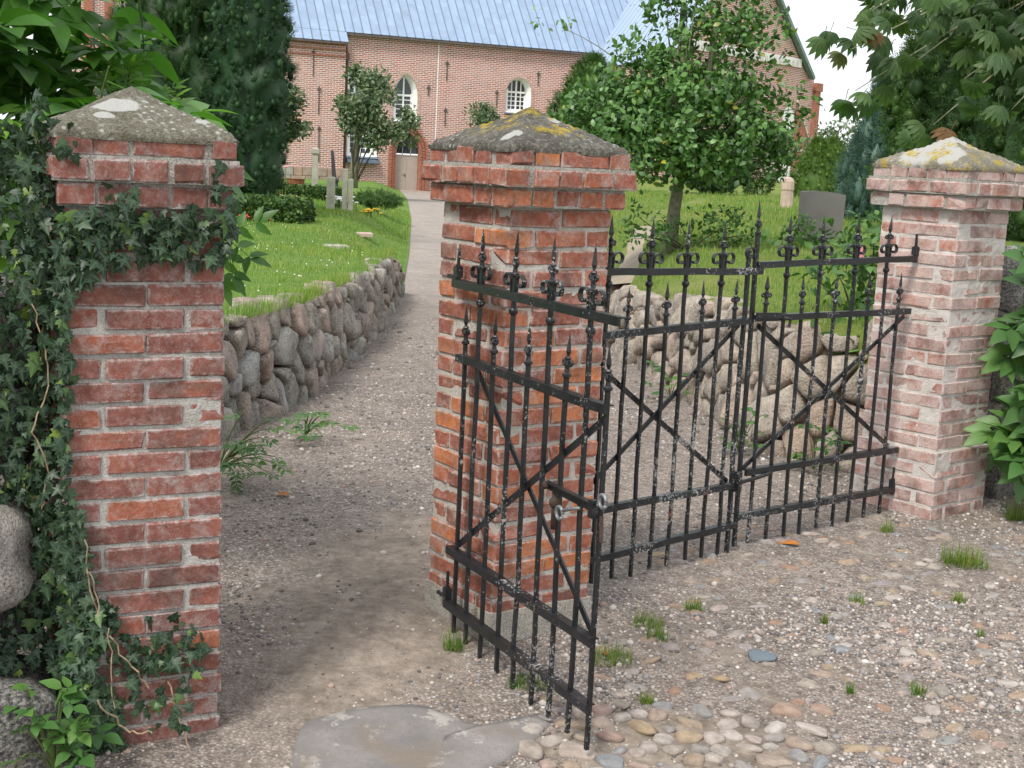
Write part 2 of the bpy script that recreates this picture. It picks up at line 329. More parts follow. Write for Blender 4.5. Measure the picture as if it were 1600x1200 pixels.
IVY=leaf_mat('ivy_leaf',[(0,(.012,.032,.016)),(.5,(.022,.053,.026)),(.88,(.038,.078,.034)),(.97,(.07,.14,.03)),(1,(.18,.26,.04))],.45,.35,.12,vein=True)
IVYO=leaf_mat('ivy_leaf_single',[(0,(.014,.036,.018)),(.5,(.025,.058,.028)),(.9,(.042,.085,.038)),(.97,(.08,.16,.03)),(1,(.2,.28,.04))],.45,.35,.12,'obj',True)
ELDER=leaf_mat('elder_leaf',[(0,(.05,.13,.025)),(.5,(.08,.20,.038)),(.85,(.12,.26,.05)),(1,(.18,.34,.06))],.42,.45,.42,'obj')
FRESH=leaf_mat('fresh_leaf',[(0,(.09,.20,.03)),(1,(.16,.30,.05))],.42,.45,.3,'obj')
SHRUB=leaf_mat('shrub_leaf',[(0,(.045,.12,.03)),(.6,(.07,.165,.04)),(1,(.11,.22,.05))],.45,.4,.22,'obj')
WEIG=leaf_mat('bush_leaf',[(0,(.045,.11,.03)),(.6,(.075,.16,.045)),(1,(.12,.22,.06))],.5,.35,.25)
YEW=leaf_mat('yew_needles',[(0,(.008,.026,.012)),(.5,(.022,.06,.024)),(.85,(.045,.10,.036)),(1,(.075,.14,.05))],.55,.3,.1)
YEWM=leaf_mat('yew_mid_needles',[(0,(.010,.032,.010)),(.5,(.026,.068,.018)),(.85,(.045,.10,.026)),(1,(.075,.145,.035))],.55,.3,.12)
YEWB=leaf_mat('yew_light_needles',[(0,(.015,.045,.010)),(.5,(.045,.105,.02)),(.85,(.08,.16,.03)),(1,(.13,.22,.045))],.55,.3,.12)
THUJA=leaf_mat('thuja_sprays',[(0,(.06,.12,.02)),(.6,(.09,.17,.03)),(1,(.14,.22,.045))],.6,.25,.15)
BLUEC=leaf_mat('blue_cypress_sprays',[(0,(.045,.095,.075)),(.6,(.07,.14,.11)),(1,(.12,.19,.15))],.6,.25,.12)
DARKC=leaf_mat('dark_conifer_sprays',[(0,(.02,.05,.018)),(.6,(.035,.08,.025)),(1,(.07,.13,.03))],.6,.25,.12)
HOLLY=leaf_mat('holly_leaf',[(0,(.04,.10,.028)),(.5,(.085,.19,.045)),(.9,(.13,.26,.065)),(.985,(.10,.19,.04)),(1,(.42,.34,.03))],.40,.45,.2)
SMALLT=leaf_mat('small_tree_leaf',[(0,(.06,.10,.05)),(.6,(.11,.16,.08)),(1,(.19,.24,.13))],.5,.35,.2)
CHEST=leaf_mat('chestnut_leaf',[(0,(.035,.075,.028)),(.5,(.06,.115,.04)),(.93,(.09,.155,.05)),(.98,(.13,.14,.05)),(1,(.20,.08,.035))],.5,.35,.4,'obj')
CHESTS=leaf_mat('chestnut_leaf_mass',[(0,(.025,.06,.02)),(.5,(.045,.095,.03)),(1,(.075,.135,.04))],.5,.35,.3)
HEDGE=leaf_mat('box_hedge_leaf',[(0,(.03,.07,.02)),(.6,(.055,.11,.025)),(1,(.10,.18,.03))],.55,.3,.12)
BARK=plain('bark_grey_green',(.20,.20,.13),.95,.15,.4,22); BARKD=plain('bark_dark',(.07,.055,.045),.95,.15,.35,22)
STEM=plain('green_stem',(.12,.17,.05),.6,.3,.3,20); TWIG=plain('ivy_stem_tan',(.30,.22,.15),.8,.2,.35,30)
def church_brick():
    w=W('church_brick'); co=w.coord(); x,y,z=w.sep(co); v=w.comb(w.math('ADD',x,y),z,0.)
    b=w.n('ShaderNodeTexBrick'); w.put(b.inputs['Vector'],v); b.inputs['Scale'].default_value=1; b.inputs['Brick Width'].default_value=.33; b.inputs['Row Height'].default_value=.102
    b.inputs['Mortar Size'].default_value=.0165; b.inputs['Mortar Smooth'].default_value=.25; b.inputs['Bias'].default_value=-.1
    b.inputs['Color1'].default_value=(.44,.155,.11,1); b.inputs['Color2'].default_value=(.25,.11,.09,1); b.inputs['Mortar'].default_value=(.72,.68,.65,1)
    n=w.noise(.55,5,.7,co); n2=w.noise(2.4,4,.6,v)
    c=w.mix(w.ramp(n,[(.46,0.),(.72,.6)]),b.outputs[0],(.56,.42,.39)); c=w.mix(w.ramp(n2,[(.55,0.),(.75,.35)]),c,(.40,.15,.09))
    return w.done(c,.95,w.bump(w.math('SUBTRACT',1.,b.outputs['Fac']),.5,.02),.15)
CBRICK=church_brick()
ARCHB=plain('arch_brick_red',(.36,.15,.105),.9,.2,.3,8)
WHITE=plain('white_limewash',(.78,.78,.76),.9,.2,.06,1.5); FRAME=plain('white_window_paint',(.8,.8,.8),.5,.4,.04,3)
DOORP=plain('door_taupe_paint',(.40,.34,.30),.6,.35,.08,2); DARKM=plain('dark_iron',(.10,.08,.075),.6,.4,.3,5); PIPE=plain('downpipe_brown',(.10,.06,.05),.6,.4,.2,3)
w=W('window_glass'); GLASS=w.done((.035,.045,.055),.08,None,.6)
def lead_mat():
    w=W('lead_roof_sheet'); r=w.rand(); co=w.coord(); n=w.noise(1.3,5,.6,w.vmath('ADD',co,w.comb(w.math('MULTIPLY',r,31.),0.,w.math('MULTIPLY',r,17.))))
    c=w.ramp(n,[(.3,(.22,.30,.43)),(.7,(.29,.385,.54))]); c=w.mix(1.,c,w.ramp(r,[(0,.93),(1,1.05)]),'MULTIPLY')
    return w.done(c,.45,w.bump(n,.3,.02),.5)
LEAD=lead_mat()
w=W('lead_roof_seams'); co=w.coord(); x,y,z=w.sep(co); s_=w.math('PINGPONG',x,.25); l_=w.ramp(s_,[(0,1.),(.06,0.)])
LEADS=w.done(w.mix(l_,w.ramp(w.noise(1.3,5,.6,co),[(.3,(.27,.35,.46)),(.7,(.36,.45,.57))]),(.16,.21,.28)),.45,w.bump(l_,.6,.03),.5)

# ------------------------------------------------------------------ terrain
ZY=[-10,3,4.3,5.2,6.5,8,20,80,200]; ZG=[-.32,-.20,-.12,-.03,.02,.04,.05,0,-.1]
def zg(x,y):
    x=np.asarray(x,float); y=np.asarray(y,float)
    P=np.stack([x,y,np.zeros_like(x+y)+0*x],-1)
    return np.interp(y,ZY,ZG)+.012*vnoise(P,1.7,3)*np.clip((12-y)/6,0,1)+.005*vnoise(P,6,5)*np.clip((12-y)/6,0,1)
EL=np.array([(-3.4,5.4),(-2.6,6.4),(-2.1,7.5),(-1.79,8.5),(-1.54,10.0),(-1.43,12.8),(-1.515,17.8),(-2.1,26),(-3.2,40),(-5,60),(-6.9,77)])
ER=np.array([(3.3,8.0),(2.4,8.36),(2.1,8.48),(1.72,8.75),(1.46,10.37),(1.21,12.06),(1.0,13.5),(.88,18),(.4,26),(-.7,40),(-2.4,60),(-4.1,77)])
def sst(t): t=np.clip(t,0,1); return t*t*(3-2*t)
def zl(d,y):     # left lawn, d metres from its edge
    full=np.interp(y,[5,8,10,12.8,18,30,45,60,76,200],[.82,.79,.77,.745,.66,.62,.55,.48,.42,.2])
    bank=sst((y-17.2)/1.2); g=np.interp(y,ZY,ZG)+.02
    return full*(1-bank)+bank*(g+(full-g)*sst(d/1.5))
def zr(d,y):
    edge=np.interp(y,[8,8.7,10.2,12,13.5,18,26,80],[.93,.93,.86,.75,.67,.45,.08,.05]); inn=np.interp(y,[8,15,30,45,76,200],[.97,1.02,1.12,1.2,1.45,1.5])
    return edge+(inn-edge)*sst(d/1.1)
def exl(y): return np.interp(y,EL[:,1],EL[:,0])
def exr(y): return np.interp(y,ER[:,1],ER[:,0])
def lawnL(x,y):
    x=np.asarray(x,float);y=np.asarray(y,float); return zl(exl(y)-x,y)+.03*vnoise(np.stack([x,y,0*x],-1),.5,2)*sst((exl(y)-x)/.5)
def lawnR(x,y):
    x=np.asarray(x,float);y=np.asarray(y,float); return zr(x-exr(y),y)+.04*vnoise(np.stack([x,y,0*x],-1),.4,4)*sst((x-exr(y))/.5)
def sheet(name,X,Y,Z,mat,smooth=True):
    n,m=X.shape; v=np.stack([X,Y,Z],-1).reshape(-1,3); i=np.arange(n*m).reshape(n,m)
    f=np.stack([i[:-1,:-1],i[:-1,1:],i[1:,1:],i[1:,:-1]],-1).reshape(-1,4)
    return tag(link(name,mesh(name,v,f,smooth,mat)),kind='structure')
gx=np.array([-600,-80,80,600.]); X,Y=np.meshgrid(gx,np.array([-60,0,90,700.])); sheet('ground',X,Y,0*X-.42,LAWN_R)
xs=np.concatenate([np.linspace(-12,-2.4,12),np.linspace(-2.3,3.6,90),np.linspace(4,14,12)]); ys=np.concatenate([np.linspace(-4,3.3,10),np.linspace(3.5,10,110),np.linspace(10.3,20,30),np.linspace(21,79,50)])
X,Y=np.meshgrid(xs,ys); path=sheet('gravel_path',X,Y,zg(X,Y),GRAVEL); path['label']='pinkish gravel path and worn forecourt running through the gate to the church'
dd=np.concatenate([[0,.04,.1,.2,.35,.55,.8,1.1,1.5],np.linspace(2,10,14),np.linspace(12,60,14)])
ys=np.concatenate([np.linspace(5.4,20,70),np.linspace(20.5,130,80)])
D,Y=np.meshgrid(dd,ys); D=D+.11*(Y<17.6); X=exl(Y)-D; Z=lawnL(X,Y); Z[:,0]-=.35*(Y[:,0]<17.6); sheet('lawn',X[:,::-1],Y[:,::-1],Z[:,::-1],LAWN_L)
ys=np.concatenate([np.linspace(8.0,9,14),np.linspace(9.1,20,60),np.linspace(20.5,130,80)])
D,Y=np.meshgrid(dd,ys); D=D+.17*(Y<17.6)+.10*(Y<8.8); X=exr(Y)+D; Z=lawnR(X,Y); Z[:,0]-=.35*(Y[:,0]<17.6); sheet('churchyard_meadow',X,Y,Z,LAWN_R)
# trodden side path over the meadow
cl=np.array([(1.0,13.6),(1.2,15.2),(1.45,17.2),(1.9,20.5),(2.9,26),(4.6,34)]); yy=np.linspace(14.2,20,24); cx=np.interp(yy,cl[:,1],cl[:,0]); ww=np.array([-.2,-.1,0,.1,.2])
X=cx[:,None]+ww[None]*(1+.3*vnoise(np.stack([yy,yy*0,yy*0],-1),.9)[:,None]); Y=yy[:,None]+0*ww[None]; sheet('footpath',X,Y,lawnR(X,Y)+.012-.02*(np.abs(ww)/.2)[None]**2,plain('trodden_earth',(.30,.26,.20),.95,.1,.2,6))
# ------------------------------------------------------------------ brick gate pillars
BL,BD,BH,CO=.24,.112,.0655,.077
def brick_variant(seed,chip):
    r=np.random.default_rng(seed); bm=bmesh.new(); bmesh.ops.create_cube(bm,size=1,matrix=Matrix.Diagonal((BL,BD,BH,1)))
    bmesh.ops.bevel(bm,geom=bm.edges[:],offset=.0045+.003*chip,segments=1,affect='EDGES',profile=.5)
    for v in bm.verts:
        v.co+=Vector(r.normal(size=3)*np.array([.0016,.0012,.0014])*(1+chip))
    if chip>1:
        c=Vector((r.choice([-1,1])*BL/2,r.choice([-1,1])*BD/2,r.choice([-1,1])*BH/2))
        for v in bm.verts:
            d=(v.co-c).length
            if d<.05: v.co+= -c*.2*(1-d/.05)
    return bm_mesh('brick',bm)
BV=[brick_variant(i,[0,.3,.6,1,0,.4,1.6,.2,.8,.3][i]) for i in range(10)]
def bricks_for(mat): 
    out=[]
    for m in BV:
        c=m.copy(); c.materials.append(mat); out.append(c)
    return out
def cap_mesh(name,S,hh,mat,seed):
    n=27; u=np.linspace(-1,1,n); X,Y=np.meshgrid(u,u); m=np.maximum(abs(X),abs(Y)); Z=hh*(1-m)**.97
    P=np.stack([X*S/2,Y*S/2,Z],-1)
    P[...,2]+=.006*fbm(P,9,seed)+.0025*fbm(P,40,seed+5); P[...,:2]*=(1+.012*vnoise(P,12,seed))[...,None]
    P[...,2]-=.012*np.clip(1-(1-m)/.08,0,1)
    v=P.reshape(-1,3); i=np.arange(n*n).reshape(n,n); f=np.stack([i[:-1,:-1],i[:-1,1:],i[1:,1:],i[1:,:-1]],-1).reshape(-1,4)
    loop=list(i[0,:-1])+list(i[:-1,-1])+list(i[-1,:0:-1])+list(i[:0:-1,0]); base=len(v)
    lo=v[loop].copy(); lo[:,2]=-.03; lo[:,:2]*=.985; v=np.concatenate([v,lo]); k=len(loop)
    f2=[(loop[(j+1)%k],loop[j],base+j,base+(j+1)%k) for j in range(k)]
    return mesh(name,v,np.concatenate([f,np.array(f2)]),True,mat)
MO_D=mortar_mat('mortar_weathered',(.13,.12,.095),(.30,.28,.25))
def pillar(label,cx,cy,yaw,z0,ztop,W_,apex,bm_,mm_,cm_,ov,inset,amp,seed,plinth=None):
    root=empty('brick_gate_pillar',(cx,cy,z0),yaw); tag(root,label,'gate pillar','brick gate pillars'); r=np.random.default_rng(seed)
    V=bricks_for(bm_); k=W_/.49; h=ztop-z0; n=int(round(h/CO)); co=h/n
    def put(x,y,z,rot,sx=1,sy=1,j=.002):
        o=link('brick',V[r.integers(len(V))],root); o.location=(x+r.normal()*j,y+r.normal()*j,z+r.normal()*.0012)
        o.rotation_euler=(r.normal()*.008+math.pi*r.integers(2),r.normal()*.008,rot+math.pi*r.integers(2)+r.normal()*.006); o.scale=(sx,sy,co/CO); return o
    e=W_/2
    for c in range(n):
        z=c*co+co/2; t=c%2; wp=W_+(.04 if plinth and c<plinth else 0); s=wp/.49; e=wp/2
        for sg in (-1,1):
            for q in (-.1225,.1225):   # two stretchers on this pair of faces
                a,b=q*s,sg*(e-BD/2)
                put(*((a,b) if t else (b,a)),z,0 if t else math.pi/2,sx=s*(1+r.normal()*.01))
            a,b=sg*(e-BD/2),0          # the stretcher between headers on the other faces
            put(*((a,b) if t else (b,a)),z,math.pi/2 if t else 0,sx=s*1.0)
    # mortar body, uneven
    def core(x,z0_,z1_,ins,am,name):
        nz=max(3,int((z1_-z0_)/.02)); nx=22; g=[]; 
        us=np.linspace(-1,1,nx+1)[:-1]; ring=[]
        for a,(dx,dy,ox,oy) in enumerate([(1,0,0,-1),(0,1,1,0),(-1,0,0,1),(0,-1,-1,0)]): ring+= [(dx*q+ox,dy*q+oy,ox,oy) for q in us]
        ring=np.array(ring); zz=np.linspace(z0_,z1_,nz); P=np.zeros((nz,len(ring),3)); P[...,0]=ring[:,0]*(x-ins); P[...,1]=ring[:,1]*(x-ins); P[...,2]=zz[:,None]
        d=am*(fbm(P,22,seed,3)*.7+vnoise(P,70,seed)*.45); P[...,0]+=ring[:,2]*d; P[...,1]+=ring[:,3]*d
        m=len(ring); i=np.arange(nz*m).reshape(nz,m); j=np.roll(i,-1,1); f=np.stack([i[:-1],j[:-1],j[1:],i[1:]],-1).reshape(-1,4)
        me=mesh(name,P.reshape(-1,3),[tuple(q) for q in f]+[tuple(i[-1]),tuple(i[0][::-1])],False,mm_ if z0_<.5 else MO_D); return link(name,me,root)
    e=W_/2; core(e,-.12,h+.01,inset,amp,'mortar')
    if plinth: core(e+.02,-.12,plinth*co-.004,inset,amp,'mortar')
    # three corbelled courses under the cap
    zc=h
    for ci,o in enumerate(ov):
        S=W_/2+o; z=zc+ci*CO+CO/2; t=ci%2
        for sg in (-1,1):
            for side in (0,1):
                L=2*S if side==t else 2*(S-BD)-.02; x=-L/2
                while x<L/2-.02:
                    wd=min([.115,.115,.12,.24,.112][r.integers(5)],L/2-x)
                    if L/2-x-wd<.06: wd=L/2-x
                    a=x+wd/2; b=sg*(S-BD/2); sc=(wd-.010)/BL
                    put(*((a,b) if side==0 else (b,a)),z,0 if side==0 else math.pi/2,sx=sc,j=.003); x+=wd
        core(S,zc+ci*CO+.003,zc+(ci+1)*CO+.006,.009,.004,'mortar')
    c=link('cap_stone',cap_mesh('cap_stone',2*(W_/2+ov[2])+.01,apex-(ztop+3*CO)-.005,cm_,seed),root); c.location=(0,0,h+3*CO+.006)
    return root
CAP_L=cap_mat('cap_grey_lichen',(.13,.12,.085),(.26,.24,.19),[(.5,(-.075,-.125,.085,.05)),(.4,(-.12,-.20,.035,.022)),(.5,(.19,-.20,.03,.02))],None,.42)
CAP_C=cap_mat('cap_dark_yellow_lichen',(.075,.068,.058),(.19,.175,.155),[(.6,(.05,-.09,.03,.022)),(.8,(-.22,-.2,.05,.03))],(15,(3.,7.,2.),.51,(.02,.02,.27)),.50)
CAP_R=cap_mat('cap_white_yellow_lichen',(.20,.18,.13),(.34,.31,.25),[(.6,(-.15,.04,.17,.15)),(.7,(-.20,-.14,.10,.07)),(.6,(.12,-.06,.16,.07)),(.7,(.2,.14,.14,.14))],(11,(1.,4.,9.),.535),.42)
PL=pillar('dark red brick pillar hung with ivy, a big white lichen patch on its cap',-1.287,4.491,.464,-.13,1.667,.505,2.048,BR_L,MO_L,CAP_L,(.024,.042,.026),.0078,.0026,1)
PC=pillar('middle orange-red brick pillar between the small gate and the double gate, yellow lichen on its cap',.0223,5.4774,.6073,-.01,1.6954,.49,2.084,BR_C,MO_C,CAP_C,(.042,.068,.045),.0080,.003,2)
PR=pillar('pale whitewash-smeared brick pillar carrying the right leaf of the double gate',2.359,7.566,.6982,.03,1.7271,.49,2.118,BR_R,MO_R,CAP_R,(.05,.07,.05),.0048,.0034,3,5)
# cement foot of the middle pillar
fb=MB(); v,f=lathe([(.375,-.06),(.37,.03),(.352,.075)],4,math.pi/4)
fm=bmesh.new(); bmesh.ops.create_cube(fm,size=1,matrix=Matrix.Translation((0,0,.02))@Matrix.Diagonal((.512,.512,.17,1))); bmesh.ops.subdivide_edges(fm,edges=fm.edges[:],cuts=7,use_grid_fill=True)
P=np.array([v.co[:] for v in fm.verts]); dn=.007*fbm(P,11,8)
for v_,d_ in zip(fm.verts,dn): v_.co.x*=1+d_*2.4; v_.co.y*=1+d_*2.4; v_.co.z+=d_*.8*(v_.co.z>.09)
link('cement_footing',bm_mesh('cement_footing',fm,False,mortar_mat('cement_footing',(.17,.15,.11),(.30,.27,.22))),PC)

# ------------------------------------------------------------------ wrought iron gates
def spear_mesh(hs):       # collar, leaf curls and spear, base at z=0, tip at z=hs
    b=MB(); v,f=lathe([(.011,0),(.0165,.004),(.0165,.012),(.010,.017),(.008,.03)],8); b.add(v,f)
    z0=.045
    for sx,sy in ((1,0),(-1,0)):
        pts=[(sx*(.004+.020*math.sin(t*1.0)),0,z0-.015+.028*t-.010*t*t) for t in np.linspace(0,1.6,5)]
        c=(sx*.021,0,z0+.004); pts=[(sx*.005,0,z0-.016),(sx*.010,0,z0+.004)]+[(c[0]+sx*.0085*math.cos(a),0,c[2]+.0085*math.sin(a)) for a in np.linspace(math.pi*.9,-math.pi*.7,7)]
        v,f=tube(pts,[.005,.006,.0065,.006,.0055,.005,.005,.0045,.004],5); b.add(v,f)
    v,f=lathe([(.007,.028),(.012,z0-.002),(.009,z0+.012),(.0115,z0+.02),(.008,z0+.026)],6); b.add(v,f)
    zs=z0+.024; L=hs-zs
    v,f=lathe([(.006,zs),(.0165,zs+.22*L),(.011,zs+.5*L),(.004,zs+.86*L),(.0008,hs)],4,0); v=[(x,y*.62,z) for x,y,z in v]; b.add(v,f)
    return b.mesh('finial',False,IRON)
SP_T=spear_mesh(.165); SP_S=spear_mesh(.15)
def scroll_mesh():
    b=MB(); pts=[(.010,-.035),(.0105,-.012),(.013,.006)]
    c=(.040,.024)
    for t in np.linspace(0,1,15):
        a=math.pi*1.06-t*math.pi*1.95; rr=.027*(1-.6*t**1.4); pts.append((c[0]+rr*math.cos(a)-.002*t,c[1]+rr*math.sin(a)-.004*t))
    th=.0024; P=np.array(pts); T=unit(np.gradient(P,axis=0)); N=np.stack([-T[:,1],T[:,0]],-1); v=[]
    for p,n in zip(P,N):
        for s,y in ((-1,-1),(1,-1),(1,1),(-1,1)): q=p+n*th*s; v.append((q[0],y*.0085,q[1]))
    k=len(P); f=[(i*4+j,i*4+(j+1)%4,(i+1)*4+(j+1)%4,(i+1)*4+j) for i in range(k-1) for j in range(4)]+[(3,2,1,0),tuple(range(4*k-4,4*k))]
    b.add(v,f); return b.mesh('scroll',False,IRON)
SCR=scroll_mesh()
v,f=lathe([(.010,-.016),(.016,-.008),(.0185,0),(.016,.008),(.010,.016)],8); KNOB=mesh('collar',v,f,True,IRON)
def bar_mesh(x,z0,z1,r,w=.0085,jit=.0025):
    k=7; pts=[(x+r.normal()*jit*(0<i<k-1),r.normal()*jit*.6,z0+(z1-z0)*i/(k-1)) for i in range(k)]; v=[]
    for p in pts:
        for a,b_ in ((-1,-1),(1,-1),(1,1),(-1,1)): v.append((p[0]+a*w,p[1]+b_*w,p[2]))
    f=[(i*4+j,i*4+(j+1)%4,(i+1)*4+(j+1)%4,(i+1)*4+j) for i in range(k-1) for j in range(4)]+[(3,2,1,0),tuple(range(4*k-4,4*k))]
    return mesh('bar',v,f,False,IRON)
def rail(root,s0,s1,z0,z1,r,hh=.031,tt=.013):
    k=9; v=[]
    for i in range(k):
        s=s0+(s1-s0)*i/(k-1); z=z0+(z1-z0)*i/(k-1)+r.normal()*.0012; y=-.0152+r.normal()*.0008
        for a,b_ in ((-1,-1),(1,-1),(1,1),(-1,1)): v.append((s,y+a*tt/2*1.0,z+b_*hh/2))
    # ledge bar above so the rail reads as a small angle iron
    f=[(i*4+j,(i+1)*4+j,(i+1)*4+(j+1)%4,i*4+(j+1)%4) for i in range(k-1) for j in range(4)]+[(0,1,2,3),tuple(range(4*k-1,4*k-5,-1))]
    o=link('rail',mesh('rail',v,f,False,IRON),root)
    b=MB(); b.box(s0,s1,-.006,.016,0,.005); m=b.mesh('rail_flange',False,IRON); fl=link('flange',m,o)
    fl.location=(0,0,z0+hh/2-.006); fl.rotation_euler=(0,-math.atan2(z1-z0,s1-s0),0)
    if abs(z1-z0)>1e-4: fl.location=(s0-s0*math.cos(math.atan2(z1-z0,s1-s0)),0,z0+hh/2-.006-s0*math.sin(math.atan2(z1-z0,s1-s0)))
    return o
def gate_leaf(label,loc,ang,bars,rails,braces,zt,zs,zb,seed,knobs=()):
    root=empty('iron_gate_leaf',loc,ang); tag(root,label,'gate','wrought iron gate leaves'); r=np.random.default_rng(seed)
    zbase=loc[2]
    for s,kind in bars:
        fz=zb+r.normal()*.006
        if kind=='t': top=zt(s)+.075
        elif kind=='s': top=zs(s)+.062
        elif kind=='stile': top=zt(s)+.10
        elif kind=='stile_t': top=zt(s)+.15
        b=link('bar',bar_mesh(s,fz,top,r,.0071 if kind in 'ts' else .0088),root)
        if kind!='stile':
            o=link('finial',SP_S if kind=='s' else SP_T,b); o.location=(s+r.normal()*.001,0,top-.004); o.rotation_euler=(r.normal()*.02,r.normal()*.025,r.normal()*.15); o.scale=(1,1,1+r.normal()*.03)
        if kind in('t','stile_t'):
            for sg in (1,-1):
                if kind=='stile_t' and sg==1: continue
                o=link('scroll',SCR,b); o.location=(s,-.002,zt(s)+.030); o.scale=(sg*(1.25+r.normal()*.06),1,1.15+r.normal()*.06)
            if kind=='t':
                o=link('collar',KNOB,b); o.location=(s,0,zt(s)-.055)
    for z0,z1,s0,s1 in rails: rail(root,s0,s1,z0,z1,r)
    for a,b_ in braces:
        k=MB(); dy=.0215 if a[1]>b_[1] else .0130
        k.bar((a[0],dy,a[1]),(b_[0],dy,b_[1]),.024,.007); k.build('brace',IRON,root)
    return root
# small side gate, swung open towards the viewer
z0=0.0
g1=gate_leaf('small side gate swung open towards the viewer, black paint flaking white',(-.22,5.306,0),math.atan2(-.885,.466),
    [(.065,'s'),(.18,'t'),(.315,'s'),(.455,'t'),(.59,'s'),(.735,'t'),(.868,'s'),(1.008,'t'),(1.14,'s')],
    [(1.385,1.385,-.045,1.205),(1.094,1.094,.02,1.155),(.3035,.3035,0,1.15),(.0725,.0725,-.005,1.15)],
    [((.12,1.075),(1.10,.315)),((.055,.335),(1.12,1.06))],lambda s:1.385,lambda s:1.094,-.075,11)
def ring(b,c,rad=.022,tr=.0065):
    pts=[(c[0]+rad*math.cos(a),c[1],c[2]+rad*math.sin(a)) for a in np.linspace(0,2*math.pi*.93,15)]; b.tube(pts,tr,7)
la=MB(); la.bar((.835,-.032,.772),(1.165,-.032,.766),.030,.008); la.box(.835,1.165,-.05,-.028,.781,.786); la.box(1.135,1.165,-.048,-.024,.735,.795)
lo=la.build('latch',IRON,g1)
rb=MB(); ring(rb,(.965,-.055,.705)); rb.tube([(.985,-.055,.718),(1.03,-.05,.735),(1.08,-.045,.75)],.006,7); rb.build('ring_handle',STEEL,lo,True)
rb=MB(); ring(rb,(1.195,-.03,.800)); rb.tube([(1.178,-.03,.785),(1.15,-.03,.775)],.006,7); rb.build('ring_handle',STEEL,lo,True)
rb=MB(); rb.tube([(.868,-.02,.79),(.868,-.02,.62)],.010,7); v,f=lathe([(.012,-.018),(.02,-.008),(.02,.008),(.012,.018)],8); rb.add([(x+.868,y-.02,z+.715) for x,y,z in v],f); v,f=lathe([(.004,-.016),(.015,-.006),(.015,.006),(.004,.014)],8); rb.add([(x+.845,y-.045,z+.775) for x,y,z in v],f); rb.build('bolt',RUST,lo,True)
kb=MB(); kb.bar((1.178,-.02,.745),(1.186,-.02,.66),.016,.006); kb.build('latch_tongue',RUST,lo)
def hinge(root,s,z,flip=1):
    b=MB(); b.tube([(s,0,z-.035),(s,0,z+.055)],.012,8); b.box(s-.016,s+.016,-.014,.014,z+.005,z+.05); b.box(min(s,s-flip*.09),max(s,s-flip*.09),-.006,.006,z-.002,z+.012)
    b.box(s-.006,s+.006,-.0045,.0045,z+.05,z+.12); return b.build('hinge',IRON,root)
hinge(g1,-.03,1.40); hinge(g1,-.01,.085)
# double gate on the pillar centre line
P1=np.array([.0223,5.4774]); P2=np.array([2.359,7.566]); gd=(P2-P1)/np.linalg.norm(P2-P1); ga=math.atan2(gd[1],gd[0])
def lin(a,b,s0,s1): return lambda s: a+(b-a)*(s-s0)/(s1-s0)
zt2=lin(1.425,1.405,.25,1.53); zs2=lin(1.140,1.168,.25,1.48)
b2=[(.30,'s'),(.385,'t'),(.50,'s')]; b2=[(.375,'s'),(.50,'t'),(.63,'s'),(.756,'t'),(.883,'s'),(1.0,'t'),(1.13,'s'),(1.25,'t'),(1.365,'s'),(1.44,'stile')]
g2=gate_leaf('left leaf of the closed double gate, hung behind the middle pillar',(*P1,0),ga,b2,
    [(1.425,1.405,.28,1.535),(1.14,1.17,.28,1.46),(.365,.358,.28,1.475),(.135,.155,.28,1.48)],
    [((.34,1.105),(1.43,.375)),((.34,.385),(1.42,1.15))],zt2,zs2,.022,12)
zt3=lin(1.435,1.452,1.5,2.85); zs3=lin(1.182,1.164,1.5,2.85)
b3=[(1.505,'stile_t'),(1.60,'s'),(1.735,'t'),(1.865,'s'),(1.995,'t'),(2.125,'s'),(2.255,'t'),(2.405,'s'),(2.565,'t'),(2.72,'s')]
b3=[(1.497,'stile_t'),(1.60,'s'),(1.745,'t'),(1.89,'s'),(2.02,'t'),(2.17,'s'),(2.315,'t'),(2.46,'s'),(2.605,'t'),(2.755,'s')]
g3=gate_leaf('right leaf of the closed double gate, hinged to the pale pillar',(*P1,0),ga,b3,
    [(1.437,1.452,1.50,2.865),(1.180,1.164,1.50,2.85),(.415,.389,1.52,2.86),(.195,.160,1.485,2.86)],
    [((1.57,1.14),(2.82,.405)),((1.53,.43),(2.84,1.135))],zt3,zs3,.03,13)
hinge(g3,2.87,1.465,-1); hinge(g3,2.865,.165,-1); hinge(g2,.27,1.44,1); hinge(g2,.27,.145,1)
lb=MB(); lb.tube([(1.455,-.03,.375),(1.60,-.032,.385),(1.70,-.03,.395)],.010,7); lb.box(1.44,1.47,-.04,.01,.33,.43); l2=lb.build('latch',IRON,g2)
lb=MB(); lb.bar((1.49,-.034,1.197),(1.72,-.034,1.188),.028,.010); lb.tube([(1.70,-.036,1.18),(1.74,-.05,1.17),(1.735,-.045,1.13)],.008,6); lb.build('latch',IRON,g3)
v,f=lathe([(.010,-.02),(.017,-.008),(.017,.008),(.010,.02)],8); o=link('knob',mesh('knob',v,f,True,IRON),g3); o.location=(2.46,0,.80)
